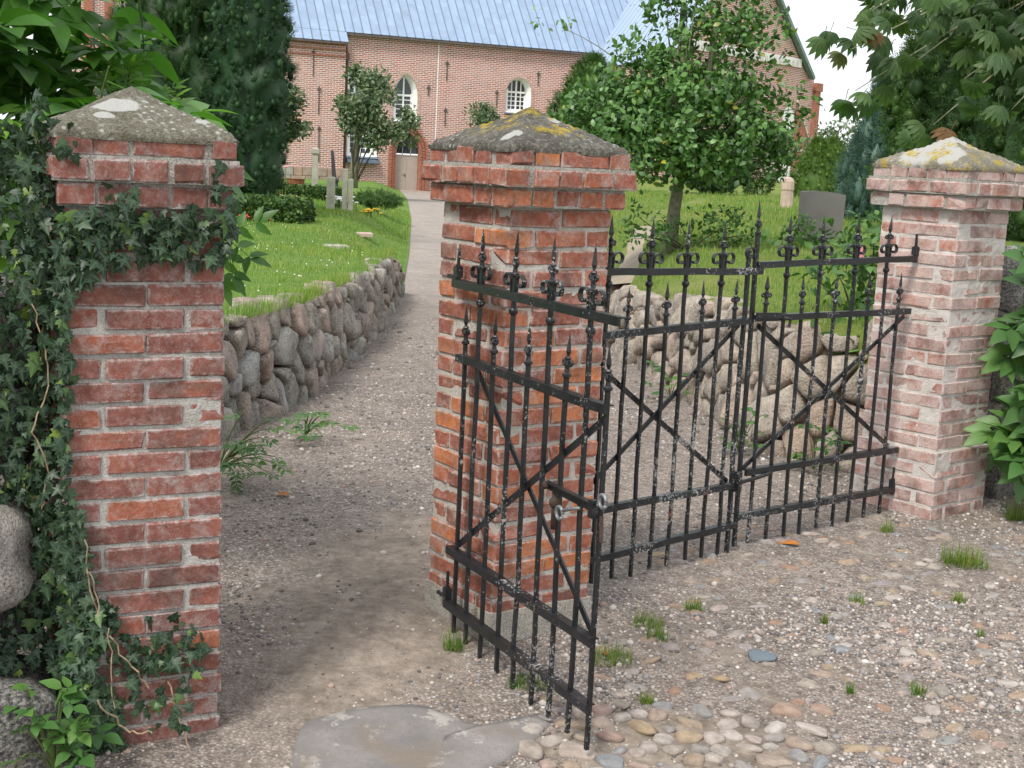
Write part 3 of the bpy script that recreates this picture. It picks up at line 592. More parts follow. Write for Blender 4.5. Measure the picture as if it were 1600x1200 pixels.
# ------------------------------------------------------------------ dry fieldstone walls (each stone a part)
def vor_cells(L,hfun,n,seed,wvar):
    r=np.random.default_rng(seed); pts=[]
    hmax=max(hfun(s) for s in np.linspace(0,L,50))
    md=math.sqrt(L*hmax/n)*.62
    for _ in range(60000):
        s=r.random()*L; z=r.random()*hfun(s)
        m=md*(1.25-.45*z/hmax)
        if all(((s-a)*.80)**2+((z-b)*1.12)**2>m*m for a,b in pts): pts.append((s,z))
        if len(pts)>=n: break
    P=np.array(pts); wt=r.random(len(P))*wvar*md*md; cells=[]
    for i,a in enumerate(P):
        h=hfun(a[0])+.035*r.normal(); tt_=.05*r.normal(); poly=[(-.05,-.06),(L+.05,-.06),(L+.05,h+tt_*(L+.05-a[0])),(-.05,h+tt_*(-.05-a[0]))]
        d=((P-a)**2).sum(1)
        for j in np.argsort(d)[1:16]:
            q=P[j]; nv=q-a; c=(q@q-a@a-(wt[j]-wt[i]))/2; out=[]
            for k in range(len(poly)):
                p0=np.array(poly[k]);p1=np.array(poly[(k+1)%len(poly)]); f0=p0@nv-c; f1=p1@nv-c
                if f0<=0: out.append(tuple(p0))
                if f0*f1<0: out.append(tuple(p0+(p1-p0)*f0/(f0-f1)))
            poly=out
            if len(poly)<3: break
        if len(poly)>=3: cells.append(np.array(poly))
    return cells
def round_poly(p,K,gap):
    for _ in range(2):      # cut the corners
        q=np.roll(p,-1,0); p=np.stack([.86*p+.14*q,.14*p+.86*q],1).reshape(-1,2)
    c=p.mean(0); seg=np.linalg.norm(np.roll(p,-1,0)-p,axis=1); t=np.concatenate([[0],np.cumsum(seg)]); pp=np.vstack([p,p[:1]])
    u=np.arange(K)/K*t[-1]; q=np.stack([np.interp(u,t,pp[:,0]),np.interp(u,t,pp[:,1])],1)
    d=np.linalg.norm(q-c,axis=1,keepdims=True); return c, c+(q-c)*np.maximum(.3,(d-gap)/d)
def stone_wall(label,line,hf,n,mat,seed,face,lean=.10,bulge=1.0,fill=(.045,.038,.028)):
    line=np.array(line,float); seg=np.linalg.norm(np.diff(line,axis=0),axis=1); t=np.concatenate([[0],np.cumsum(seg)]); L=t[-1]
    def at(s):
        x=np.interp(s,t,line[:,0]); y=np.interp(s,t,line[:,1]); e=.25
        dx=np.interp(s+e,t,line[:,0])-np.interp(s-e,t,line[:,0]); dy=np.interp(s+e,t,line[:,1])-np.interp(s-e,t,line[:,1]); l=np.hypot(dx,dy)+1e-9
        return x,y,face*dy/l,-face*dx/l
    root=empty('fieldstone_wall',(line[0][0],line[0][1],0)); tag(root,label,'wall'); r=np.random.default_rng(seed+50)
    K=18
    def world(sz,dep):
        x,y,nx,ny=at(sz[:,0]); zb=zg(x,y); dp=dep-lean*sz[:,1]; return np.stack([x+nx*dp,y+ny*dp,zb+sz[:,1]],1)
    for c0 in vor_cells(L,hf,n,seed,2.2):
        c,q=round_poly(c0,K,.006+.008*r.random())
        R0=np.sqrt(abs(np.sum(q[:,0]*np.roll(q[:,1],-1)-np.roll(q[:,0],-1)*q[:,1]))/2/math.pi)
        if R0<.02: continue
        b=min(.060,.45*R0)*bulge*(.65+.7*r.random()); tl=r.normal(size=2)*.42; off=r.normal()*.020
        V=[]
        for rad,dep in ((.92,-.15),(.985,-.07),(.985,-.012),(.915,b*.62),(.60,b*.93)):
            p=c+(q-c)*rad; d=dep+off+((p-c)@tl)*.35
            w_=world(p,d+0*p[:,0]); V.append(w_)
        V.append(world(c[None],np.array([b+off])))
        V=np.concatenate(V); V+= .016*np.stack([vnoise(V,7,seed),vnoise(V,7,seed+1),vnoise(V,7,seed+2)],1)*min(1,R0/.1)+.008*np.stack([vnoise(V,20,seed),vnoise(V,22,seed+1),vnoise(V,22,seed+2)],1)
        o0=V.mean(0); f=[(i*K+j,i*K+(j+1)%K,(i+1)*K+(j+1)%K,(i+1)*K+j) for i in range(4) for j in range(K)]+[(4*K+j,4*K+(j+1)%K,5*K) for j in range(K)]
        if face<0: f=[q_[::-1] for q_ in f]
        o=link('stone',mesh('stone',V-o0,f,True,mat),root); o.location=o0-np.array([line[0][0],line[0][1],0])
    # earth packed behind
    ss=np.linspace(0,L,60); v=[];
    for s in ss:
        x,y,nx,ny=at(np.array([s])); h=hf(s); z=float(zg(x,y)[0])
        v+=[(x[0]-nx[0]*.05,y[0]-ny[0]*.05,z-.1),(x[0]-nx[0]*(.055+lean*h),y[0]-ny[0]*(.055+lean*h),z+h-.03),(x[0]-nx[0]*(.35+lean*h),y[0]-ny[0]*(.35+lean*h),z+h-.04)]
    v=np.array(v)-np.array([line[0][0],line[0][1],0]); f=[(i*3+j,(i+1)*3+j,(i+1)*3+j+1,i*3+j+1) for i in range(59) for j in range(2)]
    link('earth_fill',mesh('earth_fill',v,f,False,plain('dark_earth',fill,.95,.1,.3,9)),root)
    return root
lw=[p for p in EL[1:7]]; Ls=np.concatenate([[0],np.cumsum(np.linalg.norm(np.diff(np.array(lw),axis=0),axis=1))])
lys=np.array(lw)[:,1]
def hL(s): y=np.interp(s,Ls,lys); return float(np.interp(y,[6,8.5,10,12.8,16.5,17.8],[.765,.755,.735,.70,.62,.42]))
stone_wall('dry fieldstone retaining wall of grey boulders below the left lawn',lw,hL,215,ST_L,21,1,.10,.75)
rw=[(3.1,8.05)]+[tuple(p) for p in ER[1:8]]; Rs=np.concatenate([[0],np.cumsum(np.linalg.norm(np.diff(np.array(rw),axis=0),axis=1))]); rys=np.array(rw)[:,1]
def hR(s): y=np.interp(s,Rs,rys); return float(np.interp(y,[8,8.7,10.2,12,13.5,18],[.875,.885,.815,.71,.62,.40]))
stone_wall('fieldstone retaining wall of warm tan boulders seen through the double gate',rw,hR,175,ST_R,33,-1,.16,.95,fill=(.26,.22,.17))

# ------------------------------------------------------------------ boulder and slab pieces beside the outer pillars
def ico(sub): 
    bm=bmesh.new(); bmesh.ops.create_icosphere(bm,subdivisions=sub,radius=1); v=np.array([p.co[:] for p in bm.verts]); f=np.array([[q.index for q in p.verts] for p in bm.faces]); bm.free(); return v,f
I1=ico(1); I2=ico(2); I3=ico(3)
def rock(name,loc,size,seed,mat,parent,rot=0,pw=.55):
    v=I3[0].copy(); v=np.sign(v)*np.abs(v)**pw; v=v/np.abs(v).max(0)
    v*= (1+.12*fbm(v,1.3,seed)+.05*fbm(v,4,seed+3))[:,None]; v=v*np.array(size)/2
    o=link(name,mesh(name,v,I3[1],True,mat),parent); o.location=loc; o.rotation_euler=(0,0,rot); return o
bw=empty('boulder_wall',(-1.75,4.1,-.13)); tag(bw,'low wall of big granite boulders under the ivy left of the dark pillar','wall')
for i,(x,y,z,sx,sy,sz,m) in enumerate([(-1.79,4.07,.585,.56,.42,.35,ST_B),(-1.68,4.12,.0,.50,.40,.31,ST_D),(-1.82,4.36,.28,.52,.4,.26,ST_D),(-1.84,4.40,.92,.5,.4,.34,ST_D),(-1.83,4.42,1.25,.48,.36,.34,ST_D),(-2.3,3.9,.15,.6,.45,.55,ST_B),(-2.3,3.95,.65,.6,.45,.45,ST_D),(-2.32,4.0,1.1,.55,.4,.4,ST_D)]):
    rock('boulder',(x+1.75,y-4.1,z+.13),(sx,sy,sz),60+i,m,bw,.4)
sw=empty('slab_wall',(3.0,8.0,.05)); tag(sw,'dark granite slab wall behind the green shrub right of the pale pillar','wall')
for i,(x,y,z,sx,sy,sz) in enumerate([(2.99,8.03,.30,.55,.3,.62),(3.05,8.12,.86,.62,.3,.56),(3.02,8.15,1.3,.5,.3,.42),(3.62,8.3,.35,.7,.35,.75),(3.65,8.4,1.0,.7,.35,.6)]):
    rock('slab',(x-3,y-8,z-.05),(sx,sy,sz),80+i,ST_D,sw,.7,.38)

# ------------------------------------------------------------------ cobbles, threshold slab and loose gravel
CV=[]
for i in range(12):
    v=I2[0].copy(); v=np.sign(v)*np.abs(v)**.72; v*=(1+.20*fbm(v,1.3,200+i))[:,None]; CV.append(mesh('cobble',v*.5,I2[1],True,COB))
r=np.random.default_rng(5); placed=[]
def cob(x,y,sx,sy,rot,hz=None,sink=.55):
    for a,b,q in placed:
        if (a-x)**2+(b-y)**2<((q+max(sx,sy))*.40)**2: return False
    placed.append((x,y,max(sx,sy))); o=link('cobble',CV[r.integers(12)],path); h=min(sx,sy)*(.5+.2*r.random()) if hz is None else hz
    o.location=(x,y,float(zg(x,y))+h*(.5-sink)); o.rotation_euler=(r.normal()*.12,r.normal()*.12,rot); o.scale=(sx,sy,h); return True
n=0
for _ in range(2500):      # the exposed cobbled gutter by the foot of the small gate
    x=.12+r.random()*1.05; y=4.1+r.random()*.62
    if y>4.72-.12*x+.06*r.normal(): continue
    if n<95 and cob(x,y,.065+.095*r.random()**1.4,.042+.04*r.random(),-.35+r.normal()*.6,None,.54): n+=1
for _ in range(6000):      # flat cobbles half buried in the grit
    x=.3+r.random()*2.9; y=4.1+r.random()*3.0
    if n>=292: break
    if x>y*.42+.1 or (x<.75 and y>5.3): continue
    if cob(x,y,.045+.07*r.random(),.04+.04*r.random(),.3+r.normal()*.6,None,.68+.10*r.random()): n+=1
gb=(1.05,5.147); o=link('cobble',CV[3].copy(),path); o.data.materials[0]=plain('blue_grey_stone',(.13,.165,.19),.8,.3,.35,40); o.location=(gb[0],gb[1],float(zg(*gb))+.004); o.scale=(.115,.105,.03)
tp=np.array([(-0.682, 4.265), (-0.681, 4.459), (-0.493, 4.571), (-0.267, 4.621), (-0.031, 4.47), (0.173, 4.605), (0.219, 4.576), (0.159, 4.438), (-0.065, 4.162), (-0.139, 3.972), (-0.653, 3.919)])
c_,tq=round_poly(tp,40,.0); v=[];K=40
for rad,z in ((1.0,-.06),(1.0,-.006),(.97,.010),(.8,.016),(.5,.018),(.2,.017)):
    p=c_+(tq-c_)*rad; zz=zg(p[:,0],p[:,1])+z+.006*fbm(np.stack([p[:,0],p[:,1],0*p[:,0]],-1),6,3)*(z>.01); v.append(np.stack([p[:,0],p[:,1],zz],1))
v=np.concatenate(v); f=[(i*K+j,i*K+(j+1)%K,(i+1)*K+(j+1)%K,(i+1)*K+j) for i in range(5) for j in range(K)]+[tuple(range(5*K,6*K))]
A2=sum(tq[i][0]*tq[(i+1)%K][1]-tq[(i+1)%K][0]*tq[i][1] for i in range(K))
if A2<0: f=[q[::-1] for q in f]
o0=v.mean(0)
w=W('threshold_granite'); p=w.pos(); n1=w.noise(5,6,.7,p); n2=w.noise(80,3,.7,p); n3=w.noise(8,5,.7,w.vmath('ADD',p,(4.,4.,1.)))
c=w.ramp(n1,[(.3,(.15,.145,.145)),(.7,(.25,.23,.22))]); c=w.mix(w.ramp(n3,[(.57,0.),(.63,.8)]),c,(.38,.355,.33)); c=w.mix(w.ramp(n2,[(.55,0.),(.7,.4)]),c,(.08,.075,.07))
d_=w.noise(3,4,.6,w.vmath('ADD',p,(0.,9.,2.))); c=w.mix(w.ramp(d_,[(.50,0.),(.64,.8)]),c,(.19,.155,.125))
TH=w.done(c,.9,w.bump(w.math('ADD',n1,w.math('MULTIPLY',n2,.5)),.5,.012),.2)
o=link('threshold_slab',mesh('threshold_slab',v-o0,f,True,TH)); o.location=o0; tag(o,'flat worn grey granite threshold slab in front of the small gate','stone slab')
# loose gravel as real pebbles, thinner where the ground is trodden bare
def pebbles():
    r=np.random.default_rng(77); V=[];F=[]
    N=185000; y=3.95+ (r.random(N)**1.45)*13.0; x=(r.random(N)*2-1)*.42*y+.02*y
    P=np.stack([x,y,0*x],-1)
    worn=np.sqrt(((x+.52)/.52)**2+((y-5.5)/1.8)**2)+.8*vnoise(P,3.2,9)*.8
    dens=np.clip((worn-.55)/.7,.06,1)*np.clip(.55+.9*fbm(P,1.1,14),.12,1)
    dens*=np.where((x>.2)&(y<5.2),.9,1)*np.where((x<.1)&(y<8.5),.62,1)*np.where(((x-.62)/.55)**2+((y-4.42)/.27)**2<1,.18,1)
    keep=(r.random(N)<dens)&(x>exl(np.maximum(y,5.5))-.02*0+(-.0))&((y<8.2)|(x<exr(y)))
    x=x[keep];y=y[keep];n=len(x)
    a=np.linspace(0,1,n)
    s=(.0038+.0065*r.random(n)**2.4+.008*(r.random(n)<.03))*np.clip(.8+.06*y,1,1.6)
    keep=r.random(n)<np.clip(1.25-.09*y,.3,1)*np.clip((17-y)/6,0,1); x,y,s=x[keep],y[keep],s[keep]; n=len(x)
    near=placed
    R_=np.zeros((n,3,3)); an=r.random(n)*6.283; ca,sa=np.cos(an),np.sin(an); e=.6+.5*r.random(n); h=.45+.35*r.random(n)
    R_[:,0,0]=ca*s; R_[:,0,1]=-sa*s*e; R_[:,1,0]=sa*s; R_[:,1,1]=ca*s*e; R_[:,2,2]=s*h
    T=np.stack([x,y,zg(x,y)+s*h*.25],-1)
    tv=I1[0].copy()*(1+.18*np.random.default_rng(1).normal(size=(len(I1[0]),1)))
    return inst(tv,I1[1],R_,T)
v,f=pebbles(); o=link('loose_gravel',mesh('loose_gravel',v,f,True,PEB)); tag(o,'loose pink and grey pebbles strewn over path and forecourt','gravel',kind='stuff')
print('pebbles',len(f)//20)

# ------------------------------------------------------------------ grass
BLT=np.array([(-.5,0,0),(.5,0,0),(-.38,.45,.06),(.38,.45,.06),(0,1,.25)]); BLF=np.array([(0,1,3),(0,3,2),(2,3,4)])
def blades(x,y,z,hh,wd,r,spread=.45):
    n=len(x); an=r.random(n)*6.283; tilt=np.abs(r.normal(size=n))*spread; hd=np.stack([np.cos(an),np.sin(an)],-1)
    d=np.stack([hd[:,0]*np.sin(tilt),hd[:,1]*np.sin(tilt),np.cos(tilt)],-1); s=np.stack([-hd[:,1],hd[:,0],0*an],-1); nn=np.cross(s,d)
    M=np.stack([s*wd[:,None],d*hh[:,None],-nn*hh[:,None]],-1); return inst(BLT,BLF,M,np.stack([x,y,z],-1))
r=np.random.default_rng(31)
def lawn_blades(N,y0,y1,xr,zf,hmin,hmax,inside,pw=1.6):
    y=y0+(y1-y0)*r.random(N)**pw; lo,hi=xr; x=y*(lo+(hi-lo)*r.random(N)); k=inside(x,y); x,y=x[k],y[k]; P=np.stack([x,y,0*x],-1)
    c=np.clip(.65+.6*fbm(P,1.2,41),.25,1.5); h=(hmin+(hmax-hmin)*r.random(len(x))**2)*c*np.clip(.6+.03*y,1,1.8); w_=(.0028+.002*r.random(len(x)))*np.clip(y/9,1,4)
    return blades(x,y,zf(x,y)-.005,h,w_,r)
def lawn_edge():
    N=9000; y=6.4+11.2*r.random(N)**1.2; x=exl(y)-.04-.12*r.random(N); P=np.stack([x,y,0*x],-1); k=fbm(P,2.2,61)>-.25; x,y=x[k],y[k]
    return blades(x,y,lawnL(x-.1,y)-.02,.05+.09*r.random(len(x)),.003+.002*r.random(len(x)),r,.8)
v,f=lawn_blades(100000,6.5,46,(-.26,-.07),lawnL,.025,.085,lambda x,y:(x<exl(y)-.10*(y<17.6)-.02)&((y<16)|(x<exl(y)-.05)))
e_=lawn_edge(); v,f=cat((v,f),e_); o=link('lawn_grass',mesh('lawn_grass',v,f,False,GRASS_L)); tag(o,'short bright green lawn grass above the left wall','grass',kind='stuff')
v,f=lawn_blades(90000,8.3,42,(.02,.30),lawnR,.035,.115,lambda x,y:(x>exr(y)+.17*(y<17.6)+.10*(y<8.8)+.01)&(np.abs(x-np.interp(y,cl[:,1],cl[:,0]))>.2))
o=link('meadow_grass',mesh('meadow_grass',v,f,False,GRASS_R)); tag(o,'long yellowish meadow grass of the churchyard behind the double gate','grass',kind='stuff')
TUFT=grass_mat('tuft_blades',[(0,(.06,.14,.02)),(.5,(.10,.20,.03)),(.85,(.16,.26,.05)),(1,(.32,.27,.12))])
def tuft(x0,y0,seed,sz,n,label,hh=1.0):
    r2=np.random.default_rng(seed); x=np.clip(r2.normal(size=n),-1.4,1.4)*sz*.4; y=np.clip(r2.normal(size=n),-1.4,1.4)*sz*.33
    h=(.035+.085*r2.random(n))*hh; v,f=blades(x,y,0*x-.004,h,.0022+.0015*r2.random(n),r2,.95)
    o=link('grass_tuft',mesh('grass_tuft',v,f,False,TUFT)); o.location=(x0,y0,float(zg(x0,y0))+.004); tag(o,label,'grass','grass tufts in the gravel')
for a in [(2.256, 6.4, 1505, 0.16, 420, 'largest grass tuft in the gravel in front of the pale pillar', 1.1), (0.836, 5.631, 1083, 0.055, 130, 'small grass tuft in the gravel just right of the open gate', 0.6), (1.591, 5.829, 1337, 0.05, 110, 'small grass tuft in the mid gravel, left of the one below the largest tuft', 0.6), (2.074, 5.901, 1497, 0.05, 110, 'small grass tuft straight below the largest tuft', 0.6), (1.386, 5.546, 1287, 0.025, 60, 'tiny grass tuft in the middle of the gravel', 0.5), (1.602, 4.895, 1432, 0.05, 110, 'grass tuft in the lower right foreground cobbles', 0.6), (1.344, 4.882, 1328, 0.025, 55, 'tiny grass tuft left of the lower right foreground tuft', 0.5), (-0.184, 5.089, 708, 0.06, 130, 'sparse grass tuft at the foot of the middle pillar beside the hinge', 0.95), (0.617, 5.409, 1012, 0.1, 150, 'weedy grass tuft right of the open gate, farther of two', 0.7), (0.441, 5.038, 955, 0.13, 260, 'weedy grass patch at the end post of the open gate', 0.75), (0.639, 5.262, 1025, 0.07, 110, 'weedy grass tuft right of the open gate, nearer of two', 0.7), (0.114, 4.825, 825, 0.12, 260, 'low green weeds under the bars of the open gate', 0.45), (2.037, 5.479, 1532, 0.02, 40, 'tiny grass sprig at the right edge of the gravel', 0.5), (0.555, 4.737, 1010, 0.04, 70, 'small grass sprig among the exposed cobbles', 0.5), (2.86, 7.337, 1590, 0.1, 220, 'yellowing grass at the foot of the dark slab wall', 1.5), (2.022, 6.949, 1385, 0.05, 90, 'small grass sprig by the foot of the pale pillar', 0.8)]: tuft(*a)
def dead_leaf(x,y,L,label,rot):
    v,f=leaf_strip(L,L*.42,6,.3,.25); o=link('fallen_leaf',mesh('fallen_leaf',v,f,True,DEADL)); o.location=(x,y,float(zg(x,y))+.012); o.rotation_euler=(.12,-.2,rot); tag(o,label,'leaf','fallen leaves')
DEADL=plain('dry_orange_leaf',(.36,.13,.025),.7,.3,.4,30)
def leaf_strip(L,Wd,seg=6,fold=.25,droop=.25,p=.75,ser=0,seed=0):
    t=np.linspace(0,1,seg+1); wv=np.sin(math.pi*np.clip(t,0,1)**p)*Wd/2; wv[0]=Wd*.03; wv[-1]=0
    v=[]
    for i,(a,b) in enumerate(zip(t,wv)):
        z=-droop*L*a*a; bb=b*(1+ser*(1 if i%2 else -1)); v+=[(-bb,a*L,z+fold*b),(0,a*L,z),(bb,a*L,z+fold*b)]
    f=[]
    for i in range(seg):
        q=i*3
        for j in (0,1): f+=[(q+j,q+j+1,q+j+4),(q+j,q+j+4,q+j+3)]
    return np.array(v),np.array(f)
dead_leaf(1.488,6.579,.115,'orange fallen leaf on the gravel below the right gate leaf',1.2); dead_leaf(1.635,6.733,.06,'curled brown fallen leaf touching the orange one on the gravel',-.4)
dead_leaf(-1.174,7.09,.10,'dry brown leaf lying on the path between the left and middle pillars',1.4); dead_leaf(0.425,5.064,.05,'brown fallen leaf in the weeds at the end of the open gate',.3)
# ------------------------------------------------------------------ foliage tools
def leaf4(): return np.array([(0,0,0),(-.24,.38,.05),(.24,.38,.05),(-.17,.74,.03),(.17,.74,.03),(0,1,-.08)]),np.array([(0,2,1),(1,2,4),(1,4,3),(3,4,5)])
def frond():
    v=[(0,0,0)];f=[]
    for i in range(5):
        y=.08+.17*i; L=.34*(1-.14*i)
        for s in (-1,1):
            b=len(v); v+=[(0,y,0),(0,y+.10,0),(s*L,y+.20,.06*(-1)**i)]; f.append((b,b+1,b+2) if s<0 else (b+1,b,b+2))
    b=len(v); v+=[(-.05,.8,0),(.05,.8,0),(0,1.05,.04)]; f.append((b,b+1,b+2)); return np.array(v),np.array(f)
LF=leaf4(); FR=frond()
def cloud_frames(nrm,up,r,jit,size):
    d=unit(up+r.normal(size=nrm.shape)*jit); n=unit(nrm+r.normal(size=nrm.shape)*jit); M=frames(d,n); return M*size[:,None,None]
def lump_points(lumps,N,r,shell=.55,gap=None,seed=0):
    lumps=np.array(lumps,float); vol=lumps[:,3]*lumps[:,4]*lumps[:,5]; vol=vol**.8; k=r.choice(len(lumps),N,p=vol/vol.sum()); u=rdirs(N,r); rad=(shell+(1-shell)*r.random(N)**.6)
    c=lumps[k,:3]; P=c+u*rad[:,None]*lumps[k,3:6]; n=unit(u/lumps[k,3:6])
    if gap is not None:
        g=vnoise(P,gap[0],seed)+.4*vnoise(P,gap[0]*2.3,seed+1); m=g>gap[1]; P,n=P[m],n[m]
    return P,n
def clustered(P,n,k,rad,r):     # k leaves round each tip
    Q=np.repeat(P,k,0)+r.normal(size=(len(P)*k,3))*rad; return Q,np.repeat(n,k,0)
def limbs(mb,base,targets,r0,r,sag=.15):
    base=np.array(base,float)
    for t in targets:
        t=np.array(t,float); m=(base+t)/2+np.array([0,0,np.linalg.norm(t-base)*sag])+r.normal(size=3)*.08*np.linalg.norm(t-base)
        s=np.linspace(0,1,7)[:,None]; pts=(1-s)**2*base+2*s*(1-s)*m+s*s*t; mb.tube(pts,np.linspace(r0,r0*.22,7),5,False)
# ------------------------------------------------------------------ ivy on the left pillar and its wall
def ivy_leaf():
    h=[(.10,-.05),(.30,.0),(.46,.10),(.30,.28),(.50,.50),(.22,.52),(.13,.76)]
    o=[(0,0)]+h+[(0,1.05)]+[(-a,b) for a,b in h[::-1]]
    v=[(0,.36,.05)]+[(x,y,-.06*abs(x)-.10*y*y) for x,y in o]; k=len(o); f=[(0,1+i,1+(i+1)%k) for i in range(k)]; return np.array(v),np.array(f)
IV=ivy_leaf(); IVV=np.array([1.,1.,.2,.1,.9,.1,.9,.1,.2,1.,.2,.1,.9,.1,.9,.1,.2],np.float32)
def make_ivy():
    r=np.random.default_rng(17); root=empty('ivy',(-1.55,4.15,-.13)); tag(root,'dark green ivy climbing the wall and the dark red pillar at left','ivy')
    c,s=math.cos(.464),math.sin(.464); ex=np.array([c,s,0]); ey=np.array([-s,c,0]); C0=np.array([-1.287,4.491,0]); e=.2525
    Ps=[];Ns=[]
    def front(u,z,off): return C0+ex*u[:,None]+ey*(-e-off)[:,None]+np.array([0,0,1.])*z[:,None]
    # shell over the wall left of the pillar
    N=2700; a=r.random(N); sd=-.03+a*.62; z=-.12+r.random(N)*2.06; A=np.array([-1.415,4.205,0]); dr=np.array([-.90,-.43,0]); nn=np.array([.43,-.90,0])
    P=A+dr*sd[:,None]+np.array([0,0,1.])*z[:,None]; b=.05*fbm(P,4,3)+.06*r.random(N)-.04+.06*sin01(z); P+=nn*b[:,None]
    hole=((sd>.15+.05*vnoise(P,9,1))&(z>.43)&(z<.73))|((sd>.05)&(z<.17)&(r.random(N)<.8)); k=~hole; Ps.append(P[k]); Ns.append(np.repeat(nn[None],k.sum(),0))
    # left face and shoulder
    N=620; z=.1+1.9*r.random(N)**.75; t=-.26+.5*r.random(N); P=C0-ex*(e+.03+.05*r.random(N))[:,None]+ey*t[:,None]+np.array([0,0,1.])*z[:,None]; Ps.append(P); Ns.append(np.repeat(-ex[None],N,0))
    # edge creeping on to the front
    N=1500; z=-.1+r.random(N)*1.75; wz=np.interp(z,[-.1,.08,.2,.35,.5,.62,.8,1.2,1.45,1.62],[.22,.19,.16,.15,.11,.05,.025,.03,.05,.12])*(1+.5*vnoise(np.stack([z*0,z*0,z],-1),6,4)); u=-.275+wz*1.15*r.random(N)
    m=r.random(N)<np.clip(wz/.14,.12,1); u,z=u[m],z[m]; Ps.append(front(u,z,.012+.035*r.random(len(u)))); Ns.append(np.repeat(-ey[None],len(u),0))
    # swag under the corbel
    N=330; u=-.27+.54*r.random(N); lo=np.interp(u,[-.27,-.1,.0,.1,.2,.27],[1.40,1.50,1.505,1.53,1.51,1.54]); z=lo+(1.67-lo)*r.random(N)**.8+.012*r.normal(size=N); Ps.append(front(u,z,.015+.045*r.random(N)+.03*(z>1.655))); Ns.append(np.repeat(-ey[None],N,0))
    # low spray across the foot
    N=95; u=-.12+.31*r.random(N); z=.19+.05*r.normal(size=N)-.25*(u-.0)**2+.03; Ps.append(front(u,z,.015+.05*r.random(N))); Ns.append(np.repeat(-ey[None],N,0))
    N=28; u=-.05+.2*r.random(N); z=-.05+.18*r.random(N); Ps.append(front(u,z,.02+.10*r.random(N))); Ns.append(np.repeat(-ey[None],N,0))
    # strands on the corbels
    for u0,u1,zz in ((-.15,-.02,1.72),(.19,.24,1.74),(-.28,-.22,1.86)):
        N=11; u=u0+(u1-u0)*r.random(N); z=zz+.03*r.normal(size=N); Ps.append(front(u,z,.06+.02*r.random(N))); Ns.append(np.repeat(-ey[None],N,0))
    P=np.concatenate(Ps); n=np.concatenate(Ns); N=len(P); size=.022+.038*r.random(N)**1.3
    up=np.tile(np.array([0,0,-1.]),(N,1))+r.normal(size=(N,3))*.55
    nn2=n+np.array([0,0,.45])+r.normal(size=(N,3))*.33; M=frames(up,nn2)*size[:,None,None]; O=np.array(root.location)
    vis=np.argsort(-(size*(1+.0*r.random(N)))); big=vis[:290]; mk=np.ones(N,bool); mk[big]=False
    v,f=inst(IV[0],IV[1],M[mk],P[mk]-O); mm=mesh('leaf_mass',v,f,False,IVY); at=mm.attributes.new('vein','FLOAT','POINT'); at.data.foreach_set('value',np.tile(IVV,mk.sum())); o=link('leaf_mass',mm,root); o['kind']='stuff'
    lm=mesh('leaf',IV[0],IV[1],False,IVYO); at=lm.attributes.new('vein','FLOAT','POINT'); at.data.foreach_set('value',IVV)
    for i in big:
        o=link('leaf',lm,root); m4=Matrix([list(map(float,M[i][q]))+[float(P[i][q]-O[q])] for q in range(3)]+[[0,0,0,1]]); o.matrix_local=m4
    def stem(pts,rad):
        b=MB(); P_=np.array(pts); q=np.linspace(0,len(P_)-1,4*len(P_)); Q=np.stack([np.interp(q,np.arange(len(P_)),P_[:,j]) for j in range(3)],1); Q[1:-1]+=r.normal(size=Q[1:-1].shape)*.004; b.tube(Q-O,rad,5); b.build('stem',TWIG,root)
    fr=lambda u,z,o_=.045: tuple(front(np.array([u]),np.array([z]),np.array([o_]))[0])
    stem([fr(-.20,.62,.045),fr(-.19,.5,.05),fr(-.15,.33,.055),fr(-.06,.20,.06),fr(0,.10,.06)],.0028)
    stem([fr(-.19,.52,.07),fr(-.16,.38,.07)],.0025); stem([fr(-.13,.33,.08),fr(-.125,.2,.09),fr(-.11,.05,.07)],.0022)
    stem([fr(-.17,.10,.10),fr(-.08,-.02,.11),fr(0,-.03,.12)],.003); stem([fr(.06,.12,.07),fr(.09,0,.09),fr(.12,-.1,.12)],.003)
    for k in range(1):
        s0=.08+.11*k; pp=[A+dr*(s0+.02*r.normal())+nn*(.03+.03*r.random())+np.array([0,0,z_]) for z_ in np.linspace(1.45-.3*r.random(),.7+.3*r.random(),6)]; stem(pp,.0022+.001*r.random())
    # dark backing of old stems
    return root
def sin01(z): return np.sin(z*5)*.5
make_ivy()
# ------------------------------------------------------------------ compound-leaved plants
def compound(nl,L,Wd,rach,seed,mat,name='leaf',droop=.25):
    r=np.random.default_rng(seed); parts=[]; pr=(nl-1)//2
    def add(pos,ang,l):
        v,f=leaf_strip(l,l*Wd,6,.22,droop,.72,.05); ca,sa=math.cos(ang),math.sin(ang); tl=r.normal()*.25
        v=np.stack([v[:,0]*ca+v[:,1]*sa, -v[:,0]*sa+v[:,1]*ca, v[:,2]+v[:,0]*tl],-1)+pos; parts.append((v,f))
    for i in range(pr):
        y=rach*(.35+.55*i/max(1,pr-1)) if pr>1 else rach*.6; z=-.18*y*y/rach
        for s in (-1,1): add(np.array([s*.004,y,z]),s*(1.05-.1*i+r.normal()*.1),L*(.8+.15*i*.7+.1*r.random()))
    add(np.array([0,rach,-.18*rach]),r.normal()*.1,L*1.1)
    tv,tf=tube([(0,0,0),(0,rach*.5,-.045*rach),(0,rach,-.18*rach)],[.0035,.0028,.0018],4); parts.append((np.array(tv),tri(tf)))
    v,f=cat(*parts); return mesh(name,v,f,True,mat)
def put_leaf(me,root,P,d,n,sc,name='leaf'):
    M=frames(np.array([d],float),np.array([n],float))[0]*sc; O=np.array(root.location); o=link(name,me,root)
    o.matrix_local=Matrix([list(map(float,M[q]))+[float(P[q]-O[q])] for q in range(3)]+[[0,0,0,1]]); return o
